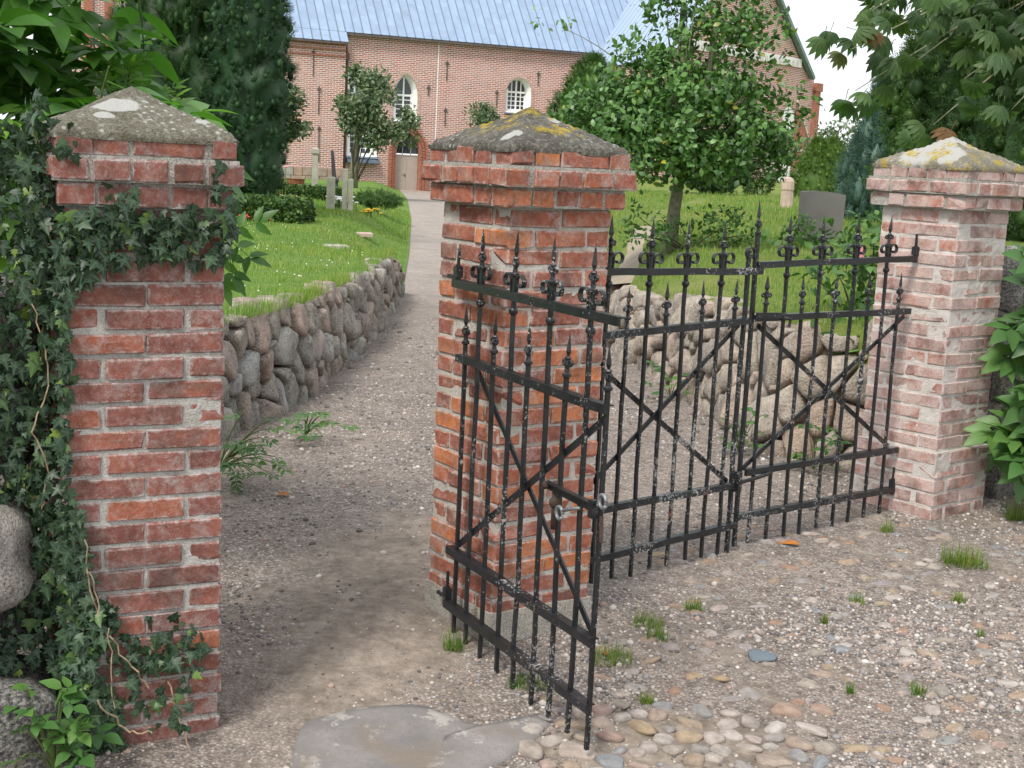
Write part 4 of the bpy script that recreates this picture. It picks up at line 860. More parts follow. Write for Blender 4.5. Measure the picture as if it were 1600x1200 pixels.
def elder():
    r=np.random.default_rng(23); root=empty('elder_bush',(-2.1,5.7,.0)); tag(root,'tall elder bush with long toothed leaflets above the ivy pillar','bush'); O=np.array(root.location)
    LV=[compound(5 if i%2 else 7,.165,.44,.23,300+i,ELDER) for i in range(5)]; FV=[compound(5,.095,.33,.11,320+i,FRESH,droop=.1) for i in range(3)]
    st=MB(); tips=[]
    for k in range(24):
        t=np.array([-2.5+1.1*r.random(),5.0+.9*r.random(),1.85+.95*r.random()])
        if t[0]>-1.75 and t[2]>2.45: t[0]-=.5
        tips.append(t); b=O+r.normal(size=3)*np.array([.12,.12,0]); m=(b+t)/2+np.array([-.1,.1,.25]); s=np.linspace(0,1,7)[:,None]; st.tube((1-s)**2*b+2*s*(1-s)*m+s*s*t-O,np.linspace(.011,.003,7),5)
    fr=[np.array([-1.545,5.35,2.16]),np.array([-1.44,5.4,2.06]),np.array([-1.63,5.4,2.1])]
    for t in fr: s=np.linspace(0,1,6)[:,None]; b=np.array([-1.75,5.5,1.3]); st.tube((1-s)*b+s*t-O+np.array([0,0,.1])*s*(1-s),np.linspace(.009,.004,6),5)
    st.build('stems',STEM,root)
    n=0
    tips+=[np.array(t_) for t_ in ((-1.62,5.3,2.35),(-1.72,5.25,2.2),(-1.55,5.45,2.5),(-1.8,5.2,2.05),(-1.45,5.4,2.0))]
    for t in tips:
        for k in range(7):
            q=t-np.array([0,0,1])*(.5*r.random())+r.normal(size=3)*.05; a=r.random()*6.283; d=np.array([math.cos(a),math.sin(a)-.25,-.15+.4*r.normal()*.6]); put_leaf(LV[r.integers(5)],root,q,d,(0.1*r.normal(),-.35+.2*r.normal(),1),.85+.45*r.random()); n+=1
    for t in fr:
        for k in range(7):
            q=t-np.array([0,0,.02*k]); a=k*2.4+r.random(); d=np.array([math.cos(a),math.sin(a)*.7,.75-.12*k]); put_leaf(FV[r.integers(3)],root,q,d,(0,-.5,1),.65+.08*k)
    for q,d in (((-1.09,5.12,1.52),(.5,-.4,-.25)),((-1.10,5.1,1.50),(.35,-.5,-.9)),((-1.12,5.12,1.47),(.15,-.5,-1)),((-1.10,5.14,1.56),(.9,-.2,.35))): put_leaf(LV[1],root,np.array(q),np.array(d),(.3,-1,.5),.5)
    for k in range(30):     # lower leaves behind the pillar
        q=np.array([-2.2+.85*r.random(),5.15+.5*r.random(),1.2+.7*r.random()]); a=r.random()*6.283; put_leaf(LV[r.integers(5)],root,q,np.array([math.cos(a),math.sin(a)-.3,-.2]),(0,-.3,1),1)
elder()
def sapling(label,base,spots,meshes,stemr=.006,name='sapling',cat_='plant'):
    root=empty(name,base); tag(root,label,cat_); O=np.array(base); st=MB(); r=np.random.default_rng(int(abs(base[0])*1000))
    for P,d,n,sc in spots:
        P=np.array(P); s=np.linspace(0,1,5)[:,None]; m=(O+P)/2+np.array([0,0,.1]); st.tube((1-s)**2*O+2*s*(1-s)*m+s*s*P-O,np.linspace(stemr,stemr*.45,5),5); put_leaf(meshes[r.integers(len(meshes))],root,P,d,n,sc)
    st.build('stems',STEM,root); return root
SV=[compound(7,.055,.42,.11,340+i,SHRUB) for i in range(3)]
r=np.random.default_rng(51)
sapling('leafy ash seedling hanging over the path at the start of the left wall',(-1.62,7.35,.08),[((-1.52+.26*r.random(),7.0+.35*r.random(),.12+.34*r.random()),(.7*r.normal(),-.6+.3*r.normal(),.1*r.normal()),(0,-.4,1),.65+.4*r.random()) for _ in range(20)],SV)
sapling('small low seedling at the foot of the left wall beyond the first',(-1.33,8.6,.05),[((-1.35+.3*r.random(),8.3+.35*r.random(),.10+.16*r.random()),(r.normal(),-.5,.2),(0,-.4,1),.8+.3*r.random()) for _ in range(9)],SV)
SB=[compound(7,.13,.52,.20,360+i,SHRUB) for i in range(4)]
sp=[]
for _ in range(78):
    z=.42+1.05*r.random(); P=(2.80+.5*r.random()+.12*(z-.6),7.25+.35*r.random(),z); sp.append((P,(-.55+.5*r.normal(),-.7+.3*r.normal(),-.2+.35*r.normal()),(.3*r.normal(),-.75,.7),.75+.45*r.random()))
sapling('light green compound-leaved shrub leaning over the right side of the pale pillar',(3.05,7.6,.03),sp,SB,.009,'shrub','shrub')
wd=[compound(3,.07,.6,.05,380+i,SHRUB) for i in range(2)]
sapling('broad-leaved weeds growing at the foot of the ivy pillar',(-1.40,4.05,-.14),[((-1.50+.22*r.random(),3.93+.14*r.random(),-.06+.24*r.random()),(r.normal(),-.6,.3+.3*r.normal()),(0,-.5,1),.7+.5*r.random()) for _ in range(24)],wd,.004,'weed')
for lab,b,nn_,sp_ in (('small leafy weed at the foot of the tan wall, nearest the pale pillar',(1.93,8.35,.04),14,.16),('small leafy weed at the foot of the tan wall behind the gate stiles',(1.52,8.75,.04),16,.14),('small green weed at the foot of the tan wall, farthest along it',(1.28,10.7,.05),12,.18)):
    sapling(lab,b,[((b[0]+(r.random()-.5)*2*sp_,b[1]-.1+(r.random()-.5)*sp_,b[2]+.05+.25*r.random()),(r.normal(),-.5+.4*r.normal(),.2),(0,-.4,1),.7+.4*r.random()) for _ in range(nn_)],wd,.003,'weed')
# ------------------------------------------------------------------ conifers and clipped evergreens
def conifer(name,label,base,h,prof,mat,N,fs,seed,lump=(1.6,.55),amp=.22,outw=.35,group=None,cat_='tree',knob=1.2):
    r=np.random.default_rng(seed); root=empty(name,base); tag(root,label,cat_,group)
    hp=np.array(prof,float); u=r.random(N)**.9; th=r.random(N)*6.283
    def rad(u_,th_):
        R_=np.interp(u_,hp[:,0],hp[:,1]); Q=np.stack([np.cos(th_)*R_*lump[0],np.sin(th_)*R_*lump[0],u_*h*lump[1]],-1)
        return R_*(1+amp*fbm(Q,1.5,seed,3))
    nc=N//26; u=u[:nc]; th=th[:nc]; R_=rad(u,th)*(.86+.18*r.random(nc)); Pc=np.stack([np.cos(th)*R_,np.sin(th)*R_,u*h],-1); n=np.stack([np.cos(th),np.sin(th),.25+0*th],-1)
    up=np.stack([np.cos(th)*outw,np.sin(th)*outw,1+0*th],-1); up=np.repeat(unit(up),26,0); n=np.repeat(n,26,0); off=r.normal(size=up.shape)*.55+n*.35; krr=fs*.68*(.7+.6*r.random(nc)); kst=np.array([.85,.85,knob]); P=np.repeat(Pc,26,0)+unit(off)*kst*np.repeat(krr,26)[:,None]*.75
    M=cloud_frames(n+off*.5,up*.55+unit(off)*.8,r,.2,fs*(.55+.5*r.random(nc*26))); v,f=inst(FR[0]*np.array([.8,1,1]),FR[1],M,P)
    nu,nt=40,28; U,T=np.meshgrid(np.linspace(0,.985,nu),np.arange(nt)/nt*6.2832,indexing='ij'); Rc=rad(U,T)*.88; V=np.stack([np.cos(T)*Rc,np.sin(T)*Rc,U*h],-1).reshape(-1,3); i=np.arange(nu*nt).reshape(nu,nt); j=np.roll(i,-1,1)  # solid inner core, added to stop light passing through the crown
    q=np.stack([i[:-1],j[:-1],j[1:],i[1:]],-1).reshape(-1,4); tf=np.concatenate([q[:,[0,1,2]],q[:,[0,2,3]]])
    Kn=nc; kr=krr; kM=np.zeros((Kn,3,3)); kM[:,0,0]=kM[:,1,1]=kr*.62; kM[:,2,2]=kr*knob*.72; kv,kf=inst(I1[0],I1[1],kM,Pc)
    v,f=cat((v,f),(V,tf),(kv,kf)); link('crown',mesh('crown',v,f,False,mat),root)
    b=MB(); b.tube([(0,0,-.3),(0,0,h*.5)],[.12*h/5,.05*h/5],7); b.build('trunk',BARKD,root); return root
col_prof=[(0,.55),(.05,.85),(.3,1.0),(.7,.9),(.92,.55),(1,.05)]
def sc(p,k): return [(a,b*k) for a,b in p]
conifer('yew_tree','broad columnar yew directly behind the ivy pillar',(-6.75,27.2,.6),7.2,sc(col_prof,1.30),YEWM,22000,.17,401,(3.4,.8),.30,knob=1.9,group='columnar yews')
conifer('yew_tree','dark narrow columnar yew at the lawn edge, nearest the church',(-5.22,26.0,.6),6.6,[(0,.25),(.04,.45),(.12,.62),(.35,.72),(.6,.64),(.85,.42),(1,.05)],YEW,18000,.13,402,(4.5,2.4),.30,group='columnar yews')
conifer('yew_tree','dark round yew clump bulging at the foot of the narrow column',(-5.75,25.4,.5),1.3,[(0,.3),(.2,.55),(.6,.6),(.9,.35),(1,.05)],YEW,4500,.13,403,(3,2),.2,group='columnar yews')
conifer('yew_tree','dark upright yew rising behind the holly and the middle pillar',(1.9,40,1.0),3.9,[(0,.7),(.2,1.1),(.5,1.1),(.75,.85),(.92,.5),(1,.1)],YEWB,11000,.20,404,(1.6,.4),.35,group='columnar yews')
conifer('clipped_yew','clipped dark yew ball on the meadow behind the holly trunk',(5.9,42,1.2),1.75,[(0,.35),(.12,.75),(.35,1.1),(.65,1.15),(.88,.8),(1,.1)],YEW,7000,.14,405,(2.,1.),.12)
conifer('thuja_tree','light green cone-shaped thuja right of the church gable',(9.45,44,1.1),1.95,[(0,.75),(.15,.85),(.4,.72),(.7,.45),(.9,.2),(1,.03)],THUJA,8000,.13,406,(2.5,1),.1,group='light green thujas')
conifer('thuja_tree','second light green thuja half hidden behind the blue cypress',(10.6,47,1.1),2.1,[(0,.8),(.15,.85),(.4,.75),(.7,.5),(.9,.25),(1,.03)],THUJA,6000,.14,407,(2.5,1),.1,group='light green thujas')
conifer('cypress_tree','blue-green cypress with drooping sprays left of the pale pillar',(6.95,26,1.0),2.75,[(0,.55),(.1,.78),(.35,.70),(.6,.48),(.85,.26),(1,.04)],BLUEC,15000,.22,408,(3.2,.5),.3,.15,knob=2.6)
conifer('conifer_tree','tall dark conifer filling the right edge behind the chestnut branches',(7.6,21,1.0),6.0,[(0,1.2),(.2,1.5),(.5,1.3),(.8,.8),(1,.1)],DARKC,16000,.24,409,(1.5,.5),.3)
conifer('conifer_tree','paler green conifer between the blue cypress and the dark one',(7.0,23.5,1.0),4.0,[(0,.5),(.2,.7),(.5,.62),(.8,.4),(1,.05)],YEWB,7500,.22,410,(1.8,.5),.3)
# ------------------------------------------------------------------ holly
def holly():
    r=np.random.default_rng(61); root=empty('holly_tree',(1.72,15.5,.95)); tag(root,'glossy holly tree with a broad ragged crown behind the double gate','tree'); O=np.array(root.location)
    L=[(1.75,15.5,2.25,1.05,1.0,.50),(1.0,15.4,2.3,.75,.7,.46),(2.45,15.4,2.2,.62,.6,.42),(1.75,15.5,2.75,.9,.8,.45),(1.3,15.5,2.9,.55,.5,.3),(2.35,15.5,2.8,.5,.5,.35),(1.5,15.2,1.95,.8,.7,.26),(2.4,15.3,1.98,.55,.5,.28)]
    P,n=lump_points(L,1500,r,.5,(2.6,-.18),5); Q=[];
    top=[(1.35,15.5,3.25),(1.55,15.4,3.5),(1.75,15.5,3.3),(1.95,15.6,3.55),(2.2,15.5,3.3),(2.45,15.5,3.45),(2.7,15.5,3.15),(1.1,15.5,3.05),(1.6,15.5,3.85),(2.05,15.5,3.9),(2.3,15.5,3.75),(2.85,15.5,2.75),(3.05,15.5,2.55),(2.9,15.4,2.35),(.35,15.5,3.37),(.62,15.5,2.45),(.55,15.5,2.2),(.75,15.4,2.05),(.9,15.3,1.85),(2.95,15.4,2.05),(2.75,15.4,1.85),(1.75,15.4,4.1),(2.6,15.5,3.8),(1.4,15.6,3.7),(1.25,15.5,4.0)]
    tp=np.concatenate([np.array([t])+r.normal(size=(5 if i!=14 else 2,3))*np.array([.11,.1,.07]) for i,t in enumerate(top)]); P=np.concatenate([P,tp]); n=np.concatenate([n,unit(tp-np.array([1.75,15.5,2.6]))])
    P3,n3=lump_points([(1.9,15.5,3.3,1.0,.6,.45),(1.75,15.5,3.8,.85,.5,.35),(2.4,15.5,3.5,.6,.5,.3)],150,r,.2,(2.6,-.2),6); P=np.concatenate([P,P3]); n=np.concatenate([n,n3]); Pq,nq=clustered(P,n,11,.055,r); nq=unit(nq+r.normal(size=nq.shape)*.5+np.array([0,-.1,.5])); d=unit(nq*.3+rdirs(len(Pq),r)+np.array([0,0,.1])); M=frames(d,nq)*(.065+.04*r.random(len(Pq)))[:,None,None]
    v,f=inst(LF[0]*np.array([1.15,1,1]),LF[1],M,Pq-O); link('crown',mesh('crown',v,f,False,HOLLY),root)
    b=MB(); tr=[(0,0,-.1),(.01,0,.15),(.03,.0,.45),(.06,0,.8),(.08,0,1.2),(.06,0,1.7),(.0,0,2.3),(-.05,0,3.1)]; b.tube(tr,[.115,.088,.073,.064,.055,.04,.028,.015],9); b.build('trunk',BARK,root,True)
    b=MB(); limbs(b,(.1,0,.85),[p-O for p in P[r.choice(len(P)-100,55)]],.022,r,.05); limbs(b,(.06,0,1.5),[p-O for p in tp[::7]],.013,r,.12); b.tube([(.1,0,1.2),(.3,0,1.8),(.36,0,2.4),(.38,0,3.2)],[.05,.04,.03,.015],6); b.build('branches',BARK,root,True)
holly()
def bush(name,label,base,lumps,N,size,mat,seed,cat_='bush',shell=.45,k=1,rad=.05,stems=8,group=None,gap=(3,-.25),templ=LF):
    r=np.random.default_rng(seed); root=empty(name,base); tag(root,label,cat_,group); O=np.array(base); P,n=lump_points(lumps,N,r,shell,gap,seed); n0=P
    if k>1: P,n=clustered(P,n,k,rad,r)
    nq=unit(n+r.normal(size=n.shape)*.45+np.array([0,-.1,.4])); d=unit(n*.4+rdirs(len(P),r)-np.array([0,0,.15])); M=frames(d,nq)*(size*(.7+.6*r.random(len(P))))[:,None,None]; v,f=inst(templ[0],templ[1],M,P-O); link('foliage' if cat_!='tree' else 'crown',mesh('foliage',v,f,False,mat),root)
    if stems: b=MB(); limbs(b,(0,0,0),[p-O for p in n0[r.choice(len(n0),stems)]],.012 if cat_!='tree' else .03,r); b.build('stems' if cat_!='tree' else 'branches',BARKD,root)
    return root
bw_=bush('flowering_bush','leafy flowering bush with a pink bloom beside the pale pillar',(2.35,9.35,.85),[(2.25,9.25,1.15,.33,.35,.32),(2.42,9.2,1.42,.26,.3,.26),(2.05,9.05,.98,.28,.3,.2),(2.45,9.1,.85,.2,.25,.3),(2.2,8.75,.78,.16,.14,.18),(2.15,9.3,1.62,.05,.05,.2),(1.9,9.2,1.43,.22,.1,.05),(2.5,9.0,1.2,.2,.3,.5)],1250,.078,WEIG,71)
fl=MB(); 
for i in range(9):
    v,f=lathe([(.004,.02),(.008,.008),(.014,-.012),(.018,-.018)],6); q=np.array([-.09,-.42,.52])+r.normal(size=3)*np.array([.014,.01,.02]); fl.add([(x+q[0],y+q[1],z+q[2]) for x,y,z in v],f)
fl.build('flower',plain('pink_petals',(.50,.20,.20),.6,.3,.2,20),bw_)
bush('undergrowth','low green shoots round the foot of the holly',(1.9,15.2,.95),[(1.45,15.1,1.18,.35,.3,.22),(2.0,15.1,1.22,.28,.3,.26),(2.35,15.3,1.25,.3,.3,.28),(2.6,15.4,1.15,.3,.3,.2),(1.2,15.2,1.35,.18,.2,.22)],900,.075,WEIG,72,'plant')
bush('undergrowth','leafy shoots in front of the broad grey gravestone',(3.45,16.3,1.0),[(3.35,16.2,1.2,.22,.2,.22),(3.6,16.3,1.1,.2,.2,.14),(4.1,16.6,1.15,.2,.2,.2)],420,.08,WEIG,78,'plant')
bush('round_shrub','small round dark green shrub on the meadow left of the reddish stone column',(7.6,44,1.15),[(7.6,44,1.7,.55,.5,.6)],2400,.10,HEDGE,73,'shrub',.7)
bush('distant_tree','distant pale green tree top showing beyond the light green thujas',(17.5,75,1.2),[(17.5,75,4.2,1.6,1.4,.9),(16.3,75,3.6,1.2,1.2,.7)],1500,.22,SMALLT,74,'tree',.4)
for nm,lab,b,L,N,sd in (('small_tree','small round-headed tree in front of the church door wall, left of the door',(-7.05,57,.45),[(-6.5,57,4.1,1.35,1.2,.95),(-6.6,57,4.9,.95,.9,.65),(-5.6,57,3.3,1.1,1.0,.75),(-6.9,57,3.2,.8,.8,.6),(-5.0,57,2.75,.7,.7,.4),(-6.2,57,2.6,.9,.8,.4)],3600,75),
    ('small_tree','small tree half hidden behind the dark narrow yew',(-11.0,60,.45),[(-10.9,60,3.9,1.25,1.1,.9),(-10.3,60,3.0,.9,.9,.75),(-11.0,60,2.4,.8,.8,.6)],2500,76),
    ('small_tree','small tree whose top shows just left of the middle pillar cap',(-2.35,72,.3),[(-2.35,72,4.1,.9,.8,.7),(-1.9,72,3.5,.9,.8,.6),(-2.5,72,2.8,.9,.8,.7)],1800,77)):
    rt=bush(nm,lab,b,L,N,.20,SMALLT,sd,'tree',.35,4,.12,16,'small trees along the church wall',(1.1,-.12)); m=MB(); c0=np.array(L[0][:3])-np.array(b); m.tube([(0,0,-.2),(.05,0,c0[2]*.35),(c0[0]*.5,0,c0[2]*.75),(c0[0],0,c0[2]+.3)],[.21,.16,.13,.05],8); m.build('trunk',BARK,rt,True)
# ------------------------------------------------------------------ horse chestnut reaching in from the right
def chestnut():
    r=np.random.default_rng(81); base=(7.3,13.5,.9); root=empty('chestnut_tree',base); tag(root,'horse chestnut with drooping hand-shaped leaves reaching in from the upper right','tree'); O=np.array(base)
    def palm(seed,mat):
        rr=np.random.default_rng(seed); parts=[]
        for k,a in enumerate(np.linspace(-1.35,1.35,7)):
            l=.155*(1-.11*abs(a))*(.9+.2*rr.random()); v,f=leaf_strip(l,l*.40,6,.25,.75,1.35); ca,sa=math.cos(a),math.sin(a); v=np.stack([v[:,0]*ca+v[:,1]*sa,-v[:,0]*sa+v[:,1]*ca,v[:,2]-.1*abs(a)*v[:,1]*.3],-1); parts.append((v,f))
        tv,tf=tube([(0,-.12,.03),(0,0,0)],[.004,.003],4); parts.append((np.array(tv),tri(tf))); v,f=cat(*parts); return v,f
    PV=[mesh('leaf',*palm(600+i,CHEST),True,CHEST) for i in range(4)]
    b=MB(); b.tube([(0,0,-.2),(0,0,2),(.1,0,4.5),(0,0,7)],[.35,.28,.2,.1],10); b.build('trunk',BARKD,root,True)
    # main boughs sweep left and sag
    ends=[(2.86,12.0,2.62),(2.75,11.8,2.95),(3.2,12.0,3.25),(3.5,11.8,2.35),(3.9,12.2,3.2),(4.1,11.8,2.45),(4.4,12.2,2.9),(4.7,12.0,2.3),(3.3,12.3,2.8),(3.75,11.9,2.75),(4.3,12.4,3.4),(4.9,12.2,3.2),(4.6,12.4,2.55),(2.95,12.2,3.3),(3.9,12.5,3.6)]
    br=MB(); spots=[]
    for e in ends:
        e=np.array(e); s0=np.array([7.2,13.4,4.6+.8*r.random()]); m=(s0+e)/2+np.array([0,0,.35]); s=np.linspace(0,1,11)[:,None]; pts=(1-s)**2*s0+2*s*(1-s)*m+s*s*e; br.tube(pts-O,np.linspace(.03,.004,11),6)
        for q in np.concatenate([pts[-4:],pts[-5:-2]+r.normal(size=(3,3))*.2,pts[-3:]+r.normal(size=(3,3))*.16]): spots.append(q)
    br.build('branches',BARK,root,True)
    n=0
    for q in spots:
        k=2 if n<270 else 0
        for _ in range(k):
            a=r.random()*6.283; d=np.array([math.cos(a)*.6-.2,math.sin(a)*.6-.3,-.8+.35*r.normal()]); P=q+r.normal(size=3)*np.array([.10,.12,.08]); put_leaf(PV[r.integers(4)],root,P,d,(.25*r.normal(),-.9,.45),.75+.4*r.random()); n+=1
    # the denser crown farther right, mostly out of sight
    L=[(4.45,12.8,3.3,.85,.6,.6),(4.6,12.7,2.75,.6,.5,.38),(5.6,12.8,3.6,1.2,.9,1.1),(3.75,12.9,3.75,.8,.6,.45),(4.9,13,4.4,1.5,1,.8)]
    P,nn_=lump_points(L,520,r,.3,(2.2,-.2),7); v,f=palm(700,CHEST); an=r.random(len(P))*6.283; d=np.stack([np.cos(an)*.9,np.sin(an)*.7-.3,-.8+.3*r.normal(size=len(P))],-1); M=frames(d,np.tile(np.array([0,-.45,.8]),(len(P),1)))*(.8+.4*r.random(len(P)))[:,None,None]
    v,f=inst(v,f,M,P-O); o=link('crown',mesh('crown',v,f,False,CHESTS),root); o['kind']='stuff'
chestnut()
# ------------------------------------------------------------------ hedges, graves
def hedge(label,x0,x1,y0,y1,h,N,seed,group='clipped box hedges'):
    r=np.random.default_rng(seed); zb=float(lawnL((x0+x1)/2,(y0+y1)/2)); root=empty('box_hedge',((x0+x1)/2,(y0+y1)/2,zb)); tag(root,label,'hedge',group); a,b=(x1-x0)/2,(y1-y0)/2
    f=r.random(N); P=np.stack([(r.random(N)*2-1)*a,(r.random(N)*2-1)*b,r.random(N)*h],-1); n=np.zeros((N,3)); t=f<.45; P[t,2]=h; n[t,2]=1; t=(f>=.45)&(f<.8); P[t,1]=-b; n[t,1]=-1; t=f>=.8; sg=np.where(r.random(t.sum())<.5,-1,1); P[t,0]=a*sg; n[t,0]=sg
    P+=r.normal(size=P.shape)*.025; M=frames(unit(n+rdirs(N,r)),unit(n+r.normal(size=n.shape)*.5))*(.07*(.7+.6*r.random(N)))[:,None,None]; v,fc=inst(LF[0]*np.array([1.4,1,1]),LF[1],M,P)
    c=MB().box(-a*.97,a*.97,-b*.97,b*.97,-.1,h*.97); v,fc=cat((v,fc),(np.array(c.v),tri(c.f))); link('foliage',mesh('foliage',v,fc,False,HEDGE),root)
hedge('nearest clipped box hedge block at the foot of the dark yew',-5.6,-3.75,23.0,24.4,.36,5000,501)
hedge('long low bright hedge strip farther back, behind the light grave posts',-7.6,-4.9,36.0,37.0,.30,4000,502)
bush('spreading_juniper','low flat spreading juniper right of the light grave posts',(-3.75,36,.6),[(-3.8,36,.72,.65,.6,.18)],1800,.14,YEWB,503,'shrub',.5,1,.05,0,None,(3,-.6),FR)
def flowers(label,pts,colr,zoff=.12,sz=.05,n=14,name='flower_bed',seed=1):
    r=np.random.default_rng(seed); x0,y0=pts[0]; z=float(lawnL(x0,y0)); root=empty(name,(x0,y0,z)); tag(root,label,'flowers','grave flowers'); b=MB(); g=MB()
    for x,y in pts:
        for _ in range(n):
            q=np.array([x-x0,y-y0,zoff*(.5+.7*r.random())])+r.normal(size=3)*np.array([.12,.1,0]); v,f=lathe([(.2*sz,-.3*sz),(sz,.1*sz),(.7*sz,.45*sz),(.1*sz,.5*sz)],6); b.add([(a+q[0],c+q[1],d+q[2]) for a,c,d in v],f)
            g.tube([(q[0],q[1],-.03),(q[0],q[1],q[2])],.008,4,False)
            v,f=leaf_strip(.10,.04,3); an=r.random()*6.28; g.add([(q[0]+a*math.cos(an)-c*math.sin(an),q[1]+a*math.sin(an)+c*math.cos(an),.05+d+c*.6) for a,c,d in v],f)
    b.build('blossoms',plain('petals_'+str(seed),colr,.6,.3,.2,9),root); g.build('stems',STEM,root)
flowers('red flowers along the front of the nearest box hedge',[(-4.9,22.9),(-4.6,22.9),(-4.35,22.9),(-5.2,22.8)],(.55,.07,.04),.10,.03,9,seed=511)
flowers('pale peach flowers behind the nearest box hedge',[(-6.3,33.5),(-5.9,33.5),(-5.5,33.4),(-6.8,33.6)],(.55,.36,.22),.14,.05,10,seed=512)
flowers('white flowers between the light grave posts',[(-4.15,31.5),(-4.05,31.6)],(.75,.75,.74),.22,.05,22,seed=513)
flowers('yellow flowers right of the light grave posts',[(-3.55,31.6),(-3.4,31.7)],(.75,.45,.02),.12,.045,8,seed=514)
flowers('pink rose by the dark yew',[(-6.1,34.5)],(.65,.25,.33),.9,.06,7,seed=515)
LIME=plain('pale_limestone',(.50,.49,.40),.9,.2,.2,5); SAND=plain('reddish_sandstone',(.46,.36,.30),.9,.2,.22,4); GREYG=plain('grey_gravestone',(.165,.16,.152),.75,.3,.12,4); BLACKG=plain('black_stone',(.035,.036,.04),.5,.5,.2,6); GRAVB=plain('weathered_gravestone',(.34,.32,.28),.9,.2,.2,3)
def stone_on(name,label,x,y,side,mb_parts,group=None,rz=0,cat_='gravestone'):
    z=float(lawnL(x,y) if side=='L' else lawnR(x,y)); root=empty(name,(x,y,z),rz); tag(root,label,cat_,group)
    for nm,b,m in mb_parts: b.build(nm,m,root)
    return root
def bev(x0,x1,y0,y1,z0,z1,bv=.02):
    bm=bmesh.new(); bmesh.ops.create_cube(bm,size=1,matrix=Matrix.Translation(((x0+x1)/2,(y0+y1)/2,(z0+z1)/2))@Matrix.Diagonal((x1-x0,y1-y0,z1-z0,1))); bmesh.ops.bevel(bm,geom=bm.edges[:],offset=bv,segments=2,affect='EDGES',profile=.6)
    m=MB(); bm.verts.ensure_lookup_table(); m.add([v.co[:] for v in bm.verts],[[q.index for q in f.verts] for f in bm.faces]); bm.free(); return m
stone_on('grave_post','shorter pale stone grave post left of the forked one',-4.28,30.6,'L',[('shaft',bev(-.09,.09,-.09,.09,-.1,.72),LIME)],'pale grave posts',.2)
p=bev(-.12,.0,-.06,.06,-.1,.92); q=bev(.01,.125,-.09,.05,-.1,.70); stone_on('grave_post','taller pale grave post of two joined slabs',-3.88,30.4,'L',[('tall_slab',p,LIME),('short_slab',q,LIME)],'pale grave posts',.15)
b=MB(); v,f=lathe([(.26,-.1),(.26,.25),(.18,.30),(.15,.75),(.20,.80),(.20,.9),(.12,.98),(.10,1.0),(.065,2.2)],4,math.pi/4); v=[(x*.8-.06*max(0,z-.1),y*.8,z*.62) for x,y,z in v]; b.add(v,f); stone_on('obelisk','slim black leaning stone obelisk behind the pale grave posts',-5.25,38.5,'L',[('shaft',b,BLACKG)],None,.3)
b=MB(); v,f=lathe([(.20,-.1),(.20,.18),(.13,.25),(.11,1.22),(.17,1.28),(.17,1.40),(.05,1.46)],4,math.pi/4); b.add(v,f); stone_on('stele','tall thin grey stone stele with a capped top in front of the church',-6.3,41.5,'L',[('shaft',b,GRAVB)],None,.1)
b=MB(); v,f=lathe([(.25,-.1),(.29,.42),(.32,.45),(.28,.46)],12); b.add(v,f); stone_on('planter','small brown wooden tub planter on the lawn by the yew',-7.3,44.0,'L',[('tub',b,plain('tub_wood',(.20,.08,.04),.8,.2,.3,9))],None,0,'planter')
b=bev(-.30,.30,-.18,.18,-.06,.012,.01); stone_on('grave_plate','flat stone plate lying in the lawn near the wall bend',-2.75,19.4,'L',[('plate',b,GRAVB)],None,.3,'stone plate')
b=bev(-.28,.28,-.2,.2,-.06,.012,.01); stone_on('grave_plate','reddish flat stone plate in the lawn by the path edge',-2.95,24.6,'L',[('plate',b,SAND)],None,.2,'stone plate')
b=MB(); n=17; fr_=[]
for yv in (-.09,.09):
    for i in range(n): t=i/(n-1); fr_.append((-.29+.58*t,yv*.6,.60+.05*math.sin(math.pi*(.25+.65*t))))
    fr_+= [(.27,yv*.6,-.15),(-.27,yv*.6,-.15)]
m=n+2; b.add(fr_,[tuple(range(m)),tuple(range(2*m-1,m-1,-1))]+[(i,m+i,m+(i+1)%m,(i+1)%m) for i in range(m)])
stone_on('gravestone','broad grey gravestone slab with a curved top behind the double gate',3.80,17.2,'R',[('slab',b,GREYG)],'churchyard gravestones',.2)
b=MB(); v,f=lathe([(.15,-.2),(.145,.22),(.135,.38),(.15,.42),(.145,.60),(.11,.67),(.04,.70)],10); b.add(v,f); stone_on('stone_column','short reddish rounded stone column on the meadow',6.08,31.2,'R',[('shaft',b,SAND)],None,0)
for x,y,w_,h_,lab in ((7.25,76,.8,1.35,'pale weathered gravestone behind the holly trunk, left of three'),(8.25,77,.85,1.5,'grey weathered gravestone behind the holly trunk, middle of three'),(10.0,79,.8,1.2,'weathered gravestone behind the holly trunk, right of three'),(14.8,72,.6,1.0,'small gravestone left of the white church doorway'),(13.0,72,.5,1.1,'narrow pale gravestone beside the clipped yew ball')):
    b=MB(); k=9; pr=[(-w_/2,-.3)]+[(w_/2*-math.cos(math.pi*i/(k-1)),h_-.25+.25*math.sin(math.pi*i/(k-1))) for i in range(k)]+[(w_/2,-.3)]; m=len(pr); b.add([(x_,-.12,z_) for x_,z_ in pr]+[(x_,.12,z_) for x_,z_ in pr],[tuple(range(m-1,-1,-1)),tuple(range(m,2*m))]+[(i,(i+1)%m,m+(i+1)%m,m+i) for i in range(m)]); stone_on('gravestone',lab,x,y,'R',[('slab',b,GRAVB)],'churchyard gravestones',.1)

